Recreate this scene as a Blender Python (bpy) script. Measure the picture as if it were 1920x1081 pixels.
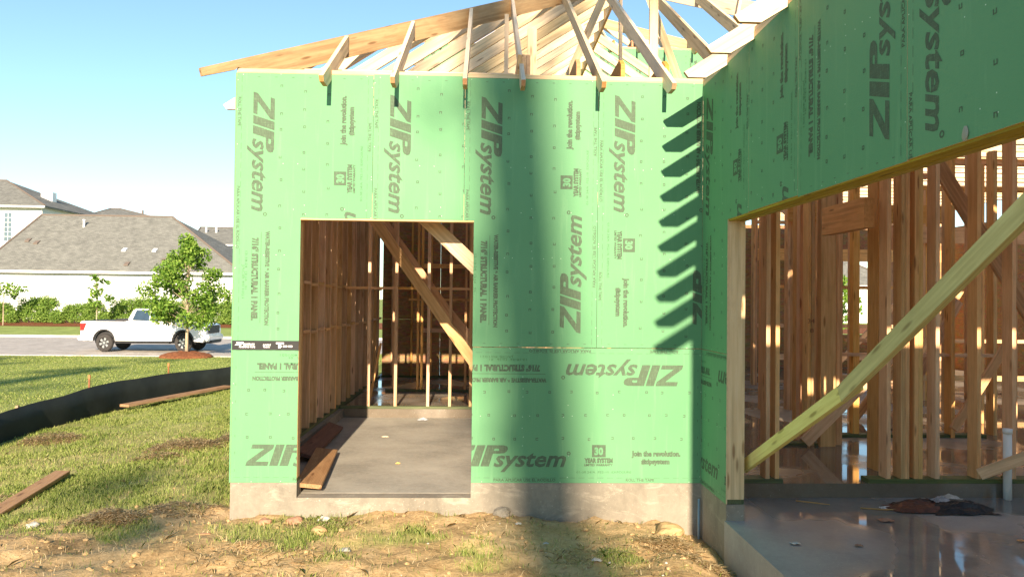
import bpy, bmesh, math, random
import numpy as np
from mathutils import Vector, Matrix

random.seed(7)
RNG = np.random.default_rng(11)
for o in list(bpy.data.objects):
    bpy.data.objects.remove(o)
SC = bpy.context.scene
COL = SC.collection

# ------------------------------------------------------------------ camera
CAM_P = Vector((2.2304, -6.7219, 1.646))
YAW, PITCH, ROLL, FPX = 0.0384, 0.0158, 0.0108, 1392.9
cd = bpy.data.cameras.new('camera')
cam = bpy.data.objects.new('camera', cd)
COL.objects.link(cam)
SC.camera = cam
fw = Vector((math.sin(YAW), math.cos(YAW), 0)); rt = Vector((math.cos(YAW), -math.sin(YAW), 0)); up = Vector((0, 0, 1))
f2 = fw * math.cos(PITCH) + up * math.sin(PITCH); u2 = up * math.cos(PITCH) - fw * math.sin(PITCH)
r3 = rt * math.cos(ROLL) + u2 * math.sin(ROLL); u3 = u2 * math.cos(ROLL) - rt * math.sin(ROLL)
cam.matrix_world = Matrix(((r3.x, u3.x, -f2.x, CAM_P.x), (r3.y, u3.y, -f2.y, CAM_P.y), (r3.z, u3.z, -f2.z, CAM_P.z), (0, 0, 0, 1)))
cd.sensor_width = 36
cd.lens = 36 * FPX / 1920
cd.clip_start = 0.05
cd.clip_end = 6000
# ------------------------------------------------------------------ world, sun, exposure
SUN_EL = math.atan(0.375); SUN_AZ = 0.0144
w = bpy.data.worlds.new('World'); SC.world = w; w.use_nodes = True
nt = w.node_tree
sky = nt.nodes.new('ShaderNodeTexSky'); sky.sky_type = 'NISHITA'; sky.sun_disc = False
sky.sun_elevation = SUN_EL; sky.sun_rotation = math.pi - SUN_AZ
sky.air_density = 1.0; sky.dust_density = 0.1; sky.ozone_density = 2.0; sky.altitude = 0
tint = nt.nodes.new('ShaderNodeMix'); tint.data_type = 'RGBA'; tint.blend_type = 'MULTIPLY'; tint.inputs[0].default_value = 1; tint.inputs[7].default_value = (.92, 1.0, .97, 1)
nt.links.new(sky.outputs[0], tint.inputs[6]); nt.links.new(tint.outputs[2], nt.nodes['Background'].inputs[0])
nt.nodes['Background'].inputs[1].default_value = 0.095
sd = bpy.data.lights.new('sun', 'SUN'); sd.energy = 5.0; sd.angle = math.radians(0.5); sd.color = (1.0, 0.81, 0.60)
sun = bpy.data.objects.new('sun', sd); COL.objects.link(sun)
to_sun = Vector((SUN_AZ, -1, 0.375)).normalized()
sun.rotation_euler = to_sun.to_track_quat('Z', 'Y').to_euler()
sun.location = (0, -20, 30)
SC.view_settings.view_transform = 'Standard'; SC.view_settings.look = 'None'
SC.cycles.max_bounces = 12; SC.cycles.diffuse_bounces = 8
SC.view_settings.exposure = 1.36; SC.view_settings.gamma = 1; SC.view_settings.use_curve_mapping = False

# ------------------------------------------------------------------ helpers
def smooth(a, b, x):
    t = np.clip((x - a) / (b - a), 0, 1); return t * t * (3 - 2 * t)
_perm = np.random.default_rng(3).random((256, 256))
def vn(x, y):
    x = np.asarray(x, float); y = np.asarray(y, float)
    xi = np.floor(x).astype(int); yi = np.floor(y).astype(int); fx = x - xi; fy = y - yi
    fx = fx * fx * (3 - 2 * fx); fy = fy * fy * (3 - 2 * fy)
    g = lambda a, b: _perm[a % 256, b % 256]
    return (g(xi, yi) * (1 - fx) + g(xi + 1, yi) * fx) * (1 - fy) + (g(xi, yi + 1) * (1 - fx) + g(xi + 1, yi + 1) * fx) * fy
def fbm(x, y, o=4):
    s = 0; a = .5
    for i in range(o):
        s = s + a * vn(x * 2 ** i + 17 * i, y * 2 ** i + 31 * i); a *= .5
    return s / (1 - .5 ** o)

def tag(o, label=None, cat=None, group=None, kind=None):
    if label: o['label'] = label
    if cat: o['category'] = cat
    if group: o['group'] = group
    if kind: o['kind'] = kind
    return o
def thing(name, label, cat, loc=(0, 0, 0), group=None, rz=0):
    o = bpy.data.objects.new(name, None); o.empty_display_size = .2
    o.location = loc; o.rotation_euler.z = rz; COL.objects.link(o)
    return tag(o, label, cat, group)
def link(name, me, parent=None, loc=(0, 0, 0)):
    o = bpy.data.objects.new(name, me); o.location = loc; COL.objects.link(o)
    if parent is not None: o.parent = parent
    return o
def mesh(name, vs, fs, mats, fm=None, sm=False):
    me = bpy.data.meshes.new(name); me.from_pydata([tuple(v) for v in vs], [], [tuple(f) for f in fs])
    for m in (mats if isinstance(mats, (list, tuple)) else [mats]): me.materials.append(m)
    if fm is not None: me.polygons.foreach_set('material_index', fm)
    if sm: me.polygons.foreach_set('use_smooth', [True] * len(fs))
    me.update(); return me
def fast_mesh(name, V, nper, mat, attr=None):
    """V: (n, nper, 3) separate polygons"""
    n = len(V); me = bpy.data.meshes.new(name)
    me.vertices.add(n * nper); me.vertices.foreach_set('co', V.reshape(-1).astype(np.float32))
    me.loops.add(n * nper); me.loops.foreach_set('vertex_index', np.arange(n * nper, dtype=np.int32))
    me.polygons.add(n); me.polygons.foreach_set('loop_start', np.arange(0, n * nper, nper, dtype=np.int32))
    me.polygons.foreach_set('loop_total', np.full(n, nper, dtype=np.int32))
    me.materials.append(mat)
    if attr is not None:
        a = me.attributes.new('tint', 'FLOAT', 'POINT'); a.data.foreach_set('value', np.repeat(attr, nper).astype(np.float32))
    me.update(calc_edges=True); return me
class MB:
    """collects shapes into one mesh"""
    def __init__(s): s.v = []; s.f = []; s.m = []
    def add(s, vs, fs, m=0):
        b = len(s.v); s.v += [tuple(v) for v in vs]; s.f += [tuple(b + i for i in f) for f in fs]; s.m += [m] * len(fs); return s
    def box(s, x0, x1, y0, y1, z0, z1, m=0):
        return s.add([(x0,y0,z0),(x1,y0,z0),(x1,y1,z0),(x0,y1,z0),(x0,y0,z1),(x1,y0,z1),(x1,y1,z1),(x0,y1,z1)],
                     [(0,3,2,1),(4,5,6,7),(0,1,5,4),(1,2,6,5),(2,3,7,6),(3,0,4,7)], m)
    def prism(s, pts, a, b, axis='y', m=0):
        n = len(pts)
        def P(p, t): return {'y': (p[0], t, p[1]), 'x': (t, p[0], p[1]), 'z': (p[0], p[1], t)}[axis]
        vs = [P(p, a) for p in pts] + [P(p, b) for p in pts]
        return s.add(vs, [tuple(range(n)), tuple(range(2*n-1, n-1, -1))] + [((i+1) % n, i, n+i, n+(i+1) % n) for i in range(n)], m)
    def tube(s, pts, rs, n=8, m=0, cap=True):
        pts = [Vector(p) for p in pts]; rings = []
        for i, p in enumerate(pts):
            d = (pts[min(i+1, len(pts)-1)] - pts[max(i-1, 0)]).normalized()
            a = d.cross(Vector((0, 0, 1)) if abs(d.z) < .9 else Vector((1, 0, 0))).normalized(); b = d.cross(a)
            rings.append([p + (a * math.cos(2*math.pi*k/n) + b * math.sin(2*math.pi*k/n)) * rs[i] for k in range(n)])
        vs = [v for r in rings for v in r]; fs = []
        for i in range(len(pts)-1):
            for k in range(n): fs.append((i*n+k, i*n+(k+1) % n, (i+1)*n+(k+1) % n, (i+1)*n+k))
        if cap: fs += [tuple(range(n-1, -1, -1)), tuple((len(pts)-1)*n+k for k in range(n))]
        return s.add(vs, fs, m)
    def build(s, name, mats, parent=None, loc=(0, 0, 0), sm=False, bevel=0, seg=2):
        me = mesh(name, s.v, s.f, mats, s.m, sm)
        bm = bmesh.new(); bm.from_mesh(me)
        bmesh.ops.recalc_face_normals(bm, faces=bm.faces)
        if bevel:
            es = [e for e in bm.edges if len(e.link_faces) == 2 and e.calc_face_angle(0) > .5]
            bmesh.ops.bevel(bm, geom=es, offset=bevel, segments=seg, affect='EDGES', clamp_overlap=True)
        bm.to_mesh(me); bm.free()
        return link(name, me, parent, loc)

# ------------------------------------------------------------------ materials
def newmat(name, rough=.8, spec=.3):
    m = bpy.data.materials.new(name); m.use_nodes = True; b = m.node_tree.nodes['Principled BSDF']
    b.inputs['Roughness'].default_value = rough; b.inputs['Specular IOR Level'].default_value = spec
    return m, m.node_tree, b
def N(t, kind, **kw):
    n = t.nodes.new(kind)
    for k, v in kw.items():
        if k.startswith('i_'): n.inputs[k[2:].replace('_', ' ')].default_value = v
        else: setattr(n, k, v)
    return n
def ramp(t, fac, stops):
    r = t.nodes.new('ShaderNodeValToRGB'); e = r.color_ramp.elements
    while len(e) < len(stops): e.new(.5)
    for i, (p, c) in enumerate(stops):
        e[i].position = p; e[i].color = (*c, 1) if len(c) == 3 else c
    t.links.new(fac, r.inputs[0]); return r.outputs[0]
def mixc(t, fac, a, b, mode='MIX'):
    n = N(t, 'ShaderNodeMix', data_type='RGBA', blend_type=mode)
    for s, v in ((0, fac), (6, a), (7, b)):
        if hasattr(v, 'is_output'): t.links.new(v, n.inputs[s])
        else: n.inputs[s].default_value = v if s == 0 else (*v, 1)
    return n.outputs[2]
def mth(t, op, a, b=0, clamp=False):
    n = N(t, 'ShaderNodeMath', operation=op, use_clamp=clamp)
    for i, v in ((0, a), (1, b)):
        if hasattr(v, 'is_output'): t.links.new(v, n.inputs[i])
        else: n.inputs[i].default_value = v
    return n.outputs[0]
def coords(t, kind='Object', scale=(1, 1, 1), rnd=False):
    tc = N(t, 'ShaderNodeTexCoord'); mp = N(t, 'ShaderNodeMapping'); mp.inputs['Scale'].default_value = scale
    src = tc.outputs[kind]
    if rnd:
        oi = N(t, 'ShaderNodeObjectInfo'); ad = N(t, 'ShaderNodeVectorMath', operation='MULTIPLY_ADD')
        cx = N(t, 'ShaderNodeCombineXYZ')
        for i, k in enumerate((37.0, 11.0, 23.0)): t.links.new(mth(t, 'MULTIPLY', oi.outputs['Random'], k), cx.inputs[i])
        ad.inputs[1].default_value = (1, 1, 1); t.links.new(src, ad.inputs[0]); t.links.new(cx.outputs[0], ad.inputs[2]); src = ad.outputs[0]
    t.links.new(src, mp.inputs[0]); return mp.outputs[0]
def noise(t, vec, scale, detail=4, rough=.55, dist=0):
    n = N(t, 'ShaderNodeTexNoise'); n.inputs['Scale'].default_value = scale; n.inputs['Detail'].default_value = detail
    n.inputs['Roughness'].default_value = rough; n.inputs['Distortion'].default_value = dist; t.links.new(vec, n.inputs['Vector']); return n.outputs['Fac']
def bump(t, b, h, strength=.3, dist=.01):
    n = N(t, 'ShaderNodeBump'); n.inputs['Strength'].default_value = strength; n.inputs['Distance'].default_value = dist
    t.links.new(h, n.inputs['Height']); t.links.new(n.outputs[0], b.inputs['Normal'])

def lumber(name, a, b_, c, dirt=.25):
    """planed softwood, grain along local x"""
    m, t, b = newmat(name, .62, .25)
    v = coords(t, 'Object', (1.2, 16, 16), True)
    g = noise(t, v, 2.2, 5, .6, .6)
    v2 = coords(t, 'Object', (.5, 70, 70), True); fine = noise(t, v2, 3, 2)
    wv = N(t, 'ShaderNodeTexWave', wave_type='BANDS', bands_direction='Y'); v5 = coords(t, 'Object', (.35, 9, 9), True)
    t.links.new(v5, wv.inputs['Vector']); wv.inputs['Scale'].default_value = 2.6; wv.inputs['Distortion'].default_value = 7; wv.inputs['Detail'].default_value = 2; wv.inputs['Detail Scale'].default_value = .8
    base = ramp(t, g, [(.28, a), (.52, b_), (.78, c)])
    base = mixc(t, mth(t, 'MULTIPLY', mth(t, 'POWER', wv.outputs['Fac'], 3), .55), base, tuple(x * .72 for x in c))
    base = mixc(t, mth(t, 'MULTIPLY', fine, .22), base, c)
    # knots
    vk = coords(t, 'Object', (1.1, 5.5, 5.5), True); vo = N(t, 'ShaderNodeTexVoronoi'); vo.inputs['Scale'].default_value = 1.9; t.links.new(vk, vo.inputs['Vector'])
    kn = ramp(t, vo.outputs['Distance'], [(.0, (1, 1, 1)), (.09, (.9, .9, .9)), (.17, (0, 0, 0))])
    base = mixc(t, mth(t, 'MULTIPLY', kn, .75), base, (c[0] * .38, c[1] * .27, c[2] * .2))
    oi = N(t, 'ShaderNodeObjectInfo')
    hs = N(t, 'ShaderNodeHueSaturation'); t.links.new(base, hs.inputs['Color'])
    t.links.new(mth(t, 'ADD', mth(t, 'MULTIPLY', oi.outputs['Random'], .38), .86), hs.inputs['Value'])
    r2 = mth(t, 'FRACT', mth(t, 'MULTIPLY', oi.outputs['Random'], 7.31))
    t.links.new(mth(t, 'ADD', mth(t, 'MULTIPLY', r2, .3), .8), hs.inputs['Saturation'])
    t.links.new(mth(t, 'ADD', mth(t, 'MULTIPLY', r2, .012), .492), hs.inputs['Hue'])
    ds = noise(t, coords(t, 'Object', (1, 3, 3), True), 3.5, 5, .65)
    out = mixc(t, mth(t, 'MULTIPLY', ramp(t, ds, [(.5, (0, 0, 0)), (.72, (1, 1, 1))]), dirt), hs.outputs[0], (c[0]*.45, c[1]*.42, c[2]*.4))
    t.links.new(out, b.inputs['Base Color']); bump(t, b, g, .25, .004)
    return m
M = {}
M['wood'] = lumber('softwood_lumber', (.80, .55, .29), (.70, .445, .215), (.56, .32, .135))
M['rafter'] = lumber('roof_lumber', (.78, .62, .40), (.72, .55, .33), (.58, .42, .24), .2)
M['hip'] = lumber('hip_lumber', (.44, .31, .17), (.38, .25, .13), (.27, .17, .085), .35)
M['warm'] = lumber('warm_lumber', (.80, .50, .215), (.70, .395, .150), (.54, .27, .095))
M['yellow'] = lumber('yellow_brace_lumber', (.76, .70, .27), (.70, .62, .22), (.56, .48, .15), .15)
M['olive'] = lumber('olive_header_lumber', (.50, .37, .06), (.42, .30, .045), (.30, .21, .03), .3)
M['treated'] = lumber('green_treated_lumber', (.14, .17, .06), (.10, .13, .045), (.06, .08, .03), .3)
M['old'] = lumber('weathered_plank', (.42, .26, .13), (.33, .19, .09), (.22, .12, .055), .4)
M['red'] = lumber('wet_red_plank', (.26, .11, .05), (.20, .08, .035), (.13, .05, .022), .4)
M['end'] = lumber('orange_end_grain', (.58, .30, .11), (.50, .24, .08), (.40, .17, .05), .1)

def mk_panel():
    m, t, b = newmat('green_sheathing_face', .62, .18)
    v = coords(t, 'Object', (1, 1, 1), True)
    big = noise(t, v, 1.1, 3); flake = noise(t, coords(t, 'Object', (14, 14, 40), True), 3, 3, .7)
    col = ramp(t, big, [(.3, (.110, .278, .138)), (.7, (.130, .304, .156))])
    col = mixc(t, mth(t, 'MULTIPLY', flake, .22), col, (.13, .37, .17))
    sp = noise(t, v, 60, 2, .5)
    col = mixc(t, mth(t, 'MULTIPLY', ramp(t, sp, [(.66, (0, 0, 0)), (.72, (1, 1, 1))]), .25), col, (.10, .27, .13))
    st = noise(t, coords(t, 'Object', (9, 9, .6), True), 2.3, 4, .6)
    col = mixc(t, mth(t, 'MULTIPLY', ramp(t, st, [(.56, (0, 0, 0)), (.72, (1, 1, 1))]), .22), col, (.22, .42, .23))
    t.links.new(col, b.inputs['Base Color'])
    bump(t, b, flake, .22, .003)
    return m
M['panel'] = mk_panel()
def mk_ink():
    m, t, b = newmat('grey_print_ink', .7, .2)
    n = noise(t, coords(t, 'Object', (3, 3, 60)), 3, 4, .75); n2 = noise(t, coords(t, 'Object', (40, 40, 6)), 3, 3, .75)
    f = mth(t, 'ADD', mth(t, 'MULTIPLY', n, .5), mth(t, 'MULTIPLY', n2, .5))
    t.links.new(ramp(t, f, [(.36, (.066, .098, .06)), (.52, (.085, .125, .08)), (.72, (.14, .28, .14))]), b.inputs['Base Color']); return m
M['ink'] = mk_ink()
def mk_faint():
    m, t, b = newmat('faint_print_ink', .7, .2)
    n = noise(t, coords(t, 'Object', (30, 30, 30)), 3, 4, .7)
    t.links.new(ramp(t, n, [(.4, (.06, .15, .07)), (.62, (.11, .25, .12))]), b.inputs['Base Color']); return m
M['faint'] = mk_faint()
def mk_osb():
    m, t, b = newmat('brown_strand_board', .75, .2)
    v = N(t, 'ShaderNodeTexVoronoi', feature='F1'); v.inputs['Scale'].default_value = 9; t.links.new(coords(t, 'Object', (1, 1, 3), True), v.inputs['Vector'])
    n = noise(t, coords(t, 'Object', (4, 4, 14), True), 4, 4, .7)
    c = ramp(t, n, [(.3, (.30, .17, .075)), (.7, (.50, .31, .15))]); c = mixc(t, .35, c, v.outputs['Color'], 'MULTIPLY')
    t.links.new(c, b.inputs['Base Color']); return m
M['osb'] = mk_osb()
def simple(name, col, rough=.7, spec=.3, metal=0, var=.0, scale=4, bmp=0):
    m, t, b = newmat(name, rough, spec); b.inputs['Metallic'].default_value = metal
    n = noise(t, coords(t), scale, 5, .6)
    t.links.new(ramp(t, n, [(.3, tuple(c * (1 - var) for c in col)), (.7, tuple(min(1, c * (1 + var)) for c in col))]), b.inputs['Base Color'])
    if bmp: bump(t, b, n, bmp, .01)
    return m
M['edge'] = simple('tan_panel_edge', (.62, .47, .27), .8, .2, 0, .12, 30)
M['tape'] = simple('black_flashing_tape', (.012, .012, .013), .45, .4, 0, .2, 20)
M['white_print'] = simple('white_print', (.75, .75, .75), .6)
M['nail'] = simple('pale_nail_speck', (.55, .72, .55), .5)
def mk_conc(name, base, wet=False, xmin=None, splash=True):
    m, t, b = newmat(name, .85, .3)
    v = coords(t, 'Object')
    a = noise(t, v, 1.3, 6, .65); c = noise(t, v, 22, 4, .7)
    k = mth(t, 'ADD', mth(t, 'MULTIPLY', a, .75), mth(t, 'MULTIPLY', c, .25))
    col = ramp(t, k, [(.3, tuple(x * .62 for x in base)), (.5, base), (.7, tuple(min(1, x * 1.3) for x in base))])
    sp = noise(t, v, 75, 2, .5)
    col = mixc(t, mth(t, 'MULTIPLY', ramp(t, sp, [(.66, (0, 0, 0)), (.73, (1, 1, 1))]), .5), col, (.6, .57, .5))
    if wet:
        p = noise(t, v, wet, 4, .5, .3)
        wm = ramp(t, p, [(.36, (0, 0, 0)), (.54, (1, 1, 1))])
        if xmin is not None:
            sx = N(t, 'ShaderNodeSeparateXYZ'); t.links.new(v, sx.inputs[0]); mr = N(t, 'ShaderNodeMapRange'); mr.inputs[1].default_value = xmin; mr.inputs[2].default_value = xmin+.5; t.links.new(sx.outputs[0], mr.inputs[0]); wm = mth(t, 'MULTIPLY', wm, mr.outputs[0])
        col = mixc(t, mth(t, 'MULTIPLY', wm, .5), col, tuple(x * .42 for x in base))
        t.links.new(mth(t, 'SUBTRACT', .62, mth(t, 'MULTIPLY', wm, .585)), b.inputs['Roughness'])
        t.links.new(mth(t, 'MULTIPLY', mth(t, 'SUBTRACT', 1, wm), c), N(t, 'ShaderNodeBump').inputs['Height'])
        bn = N(t, 'ShaderNodeBump'); bn.inputs['Distance'].default_value = .004; bn.inputs['Strength'].default_value = .35
        t.links.new(mth(t, 'MULTIPLY', mth(t, 'SUBTRACT', 1, wm), c), bn.inputs['Height']); t.links.new(bn.outputs[0], b.inputs['Normal'])
        b.inputs['Specular IOR Level'].default_value = .6
    else:
        bump(t, b, k, .4, .02)
        sl = None if not splash else noise(t, coords(t, 'Object', (1, 1, 2.5)), 3.2, 6, .75, 1.2)
        if splash: col = mixc(t, mth(t, 'MULTIPLY', ramp(t, sl, [(.54, (0, 0, 0)), (.66, (1, 1, 1))]), .45), col, tuple(min(.6, x * 1.9) for x in base))
        dk = None if not splash else noise(t, coords(t, 'Object', (2.2, 2.2, .7)), 1.4, 5, .7)
        if splash: col = mixc(t, mth(t, 'MULTIPLY', ramp(t, dk, [(.5, (0, 0, 0)), (.68, (1, 1, 1))]), .4), col, tuple(x * .5 for x in base))
    t.links.new(col, b.inputs['Base Color']); return m
M['conc'] = mk_conc('foundation_concrete', (.235, .21, .165))
M['room'] = mk_conc('dry_slab_concrete', (.33, .31, .255), None, None, False)
M['wetconc'] = mk_conc('wet_slab_concrete', (.275, .27, .25), .75, 4.35)
M['wetfloor'] = mk_conc('wet_house_slab', (.22, .185, .14), .6)

# ------------------------------------------------------------------ timber members
_cache = {}
def box_me(L, w_, h, mat):
    k = (round(L, 3), round(w_, 3), round(h, 3), mat.name)
    if k not in _cache:
        mb = MB().box(-L/2, L/2, -w_/2, w_/2, -h/2, h/2)
        _cache[k] = mesh('timber', mb.v, mb.f, mat)
    return _cache[k]
def member(name, p0, p1, w_, h, mat, parent=None, roll=0):
    """box with length along p0-p1; w_ = thickness sideways, h = depth (in the vertical plane of the run)"""
    p0 = Vector(p0); p1 = Vector(p1); d = p1 - p0; L = d.length; x = d / L
    up_ = Vector((0, 0, 1)) if abs(x.z) < .98 else Vector((0, 1, 0))
    y = up_.cross(x).normalized(); z = x.cross(y)
    if roll: q = Matrix.Rotation(roll, 3, x); y = q @ y; z = q @ z
    o = link(name, box_me(L, w_, h, mat), parent)
    o.matrix_local = Matrix(((x.x, y.x, z.x, 0), (x.y, y.y, z.y, 0), (x.z, y.z, z.z, 0), (0, 0, 0, 1)))
    c = (p0 + p1) / 2 - (parent.location if parent else Vector((0, 0, 0)))
    o.location = c
    return o
def stud(parent, x0, x1, y0, y1, z0, z1, mat=None, name='stud'):
    """axis-aligned vertical member"""
    m = mat or M['wood']
    o = link(name, box_me(z1 - z0, y1 - y0, x1 - x0, m), parent)
    # local x -> world z, local y -> world y, local z -> -x
    o.matrix_local = Matrix(((0, 0, -1, 0), (0, 1, 0, 0), (1, 0, 0, 0), (0, 0, 0, 1)))
    o.location = Vector(((x0+x1)/2, (y0+y1)/2, (z0+z1)/2)) - (parent.location if parent else Vector())
    return o
def plateX(parent, x0, x1, y0, y1, z0, z1, mat=None, name='plate'):
    o = link(name, box_me(x1-x0, y1-y0, z1-z0, mat or M['wood']), parent)
    o.location = Vector(((x0+x1)/2, (y0+y1)/2, (z0+z1)/2)) - (parent.location if parent else Vector()); return o
def plateY(parent, x0, x1, y0, y1, z0, z1, mat=None, name='plate'):
    o = link(name, box_me(y1-y0, x1-x0, z1-z0, mat or M['wood']), parent); o.rotation_euler.z = math.pi/2
    o.location = Vector(((x0+x1)/2, (y0+y1)/2, (z0+z1)/2)) - (parent.location if parent else Vector()); return o

# ------------------------------------------------------------------ lettering
_tx = {}
def text_tris(s, bold=0.0, shear=0.0):
    """unit-cap-height text as (verts, faces), scaled so that cap height = 1; returns width too"""
    k = (s, bold, shear)
    if k in _tx: return _tx[k]
    c = bpy.data.curves.new('t', 'FONT'); c.body = s; c.size = 1; c.offset = bold; c.resolution_u = 2; c.shear = shear
    o = bpy.data.objects.new('t', c); COL.objects.link(o)
    bpy.context.view_layer.update()
    me = bpy.data.meshes.new_from_object(o)
    V = np.array([v.co[:] for v in me.vertices]) if len(me.vertices) else np.zeros((0, 3)); F = [tuple(p.vertices) for p in me.polygons]
    bpy.data.objects.remove(o); bpy.data.curves.remove(c); bpy.data.meshes.remove(me)
    V = V[:, :2] / .73; V[:, 0] -= V[:, 0].min()
    _tx[k] = (V, F, V[:, 0].max()); return _tx[k]
class Print:
    """2D print layout on a panel, landscape coords u (0..2.44), v (0..1.22)"""
    def __init__(s): s.v = []; s.f = []; s.m = []; s.d = []
    def add(s, V, F, m=0):
        b = len(s.v); s.v += [tuple(x) for x in V]; s.d += [.0008 if m == 3 else 0.0]*len(V); s.f += [tuple(b+i for i in f) for f in F]; s.m += [m]*len(F)
    def text(s, txt, x, y, h, width=None, bold=.02, shear=0, flip=False, m=0):
        V, F, wd = text_tris(txt, bold, shear); V = V.copy() * h
        if width: V[:, 0] *= width / (wd * h)
        V += (x, y)
        if flip: V = np.array([2.44, 1.22]) - V
        s.add(V, F, m)
    def poly(s, pts, F=None, flip=False, m=0):
        V = np.array(pts, float)
        if flip: V = np.array([2.44, 1.22]) - V
        s.add(V, F or [tuple(range(len(pts)))], m)
    def rect(s, x0, y0, x1, y1, flip=False, m=0): s.poly([(x0,y0),(x1,y0),(x1,y1),(x0,y1)], None, flip, m)
    def logo(s, x, y, H, flip):
        sh = .32
        def T(p): return [(x + (a + sh*b)*H, y + b*H) for a, b in p]
        s.poly(T([(0,0),(1.02,0),(1.02,.2),(.40,.2),(0,.2)]), None, flip)
        s.poly(T([(0,.2),(.40,.2),(1.02,.8),(.62,.8)]), None, flip)
        s.poly(T([(.0,.8),(1.02,.8),(1.02,1),(.0,1)]), None, flip)
        s.poly(T([(1.1,0),(1.5,0),(1.5,1),(1.1,1)]), None, flip)
        s.poly(T([(1.58,0),(1.98,0),(1.98,1),(1.58,1)]), None, flip)
        o = [(1.98,1),(2.35,1),(2.55,.94),(2.62,.82),(2.60,.70),(2.50,.62),(2.28,.60),(1.98,.60)]
        i = [(1.98,.84),(2.12,.84),(2.2,.82),(2.22,.77),(2.2,.72),(2.12,.74),(2.05,.73),(1.98,.73)]
        for k in range(7): s.poly(T([o[k], o[k+1], i[k+1], i[k]]), None, flip)
        s.text('system', x + 2.2*H, y, H*.78, 3.45*H, .024, .30, flip)
        R = [(x + 5.78*H + math.cos(a)*r, y + .62*H + math.sin(a)*r) for r in (.018, .009) for a in [2*math.pi*k/10 for k in range(10)]]
        s.poly(R, [(k, (k+1) % 10, 10+(k+1) % 10, 10+k) for k in range(10)], flip)
def template():
    p = Print(); H = .19
    p.logo(.13, .15, H, False)                 # row B (upright)
    bx, by = 1.44, .235
    p.rect(bx, by, bx+.125, by+.11)
    p.text('30', bx+.022, by+.022, .066, .08, .05, 0, False, 3)
    p.text('YEAR SYSTEM', 1.37, .185, .040, .26, .07); p.text('LIMITED WARRANTY', 1.37, .155, .02, .26, .05)
    p.text('Join the revolution.', 1.80, .245, .048, .45, .065); p.text('#zipsystem', 1.89, .175, .046, .26, .065)
    p.logo(.17, .15, H, True)                  # row A (upside down)
    p.text('7/16" STRUCTURAL 1 PANEL', 1.48, .162, .052, .74, .075, 0, True)
    p.text('WATER-RESISTIVE & AIR BARRIER PROTECTION', 1.42, .278, .036, .84, .065, 0, True)
    p.rect(1.43, .236, 2.24, .240, True); p.rect(1.52, .155, 1.98, .158, True, 1)
    p.text('12-18-24  12:16   01', 1.6, .10, .02, .34, .02, 0, True, 1)
    p.text('JACIB 40/1021', 1.72, .075, .022, .3, .01, 0, True, 1)
    p.text('01-38 24/A  PS2-10  EXPOSURE', 1.3, .09, .02, .5, .01, 0, False, 1)
    for fl in (False, True):
        p.text('ROLL THE TAPE', .22 if fl else 1.75, .016, .026, .26, .02, 0, fl, 0); p.text('PARA APLICAR USE EL RODILLO', 1.02 if fl else .55, .016, .026, .56, .02, 0, fl, 0)
        u = .03
        while u < 2.4: p.rect(u, .046, u+.055, .0485, fl, 0); u += .086
    random.seed(5)
    for r_ in (.40, .61, .82):
        u = .12 + .02
        while u < 2.4:
            s_ = .0115; t_ = .0058; cx = u + random.uniform(-.01, .01); cy = r_ + random.uniform(-.006, .006); k = random.random()
            p.rect(cx-s_, cy-s_, cx+s_, cy-s_+t_, False, 0); p.rect(cx-s_, cy+s_-t_, cx+s_, cy+s_, False, 0)
            if k > .2: p.rect(cx-s_, cy-s_+t_, cx-s_+t_, cy+s_-t_)
            if k < .8: p.rect(cx+s_-t_, cy-s_+t_, cx+s_, cy+s_-t_)
            u += random.choice([.2, .2, .155, .24])
    for e in (.035, 2.405):
        v_ = .1
        while v_ < 1.15: p.rect(e-.002, v_, e+.002, v_+.022); v_ += .152
    for i in range(34):     # nail specks near the edges
        if i % 2: cx, cy = random.uniform(.01, 2.43), random.choice([.012, 1.208, .6]) + random.uniform(-.005, .006)
        else: cx, cy = random.choice([.012, 2.428, .81, 1.63, 1.22]) + random.uniform(-.006, .006), random.uniform(.01, 1.2)
        p.rect(cx-.0028, cy-.0028, cx+.0028, cy+.0028, False, 2)
    return p
TPL = template()
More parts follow.
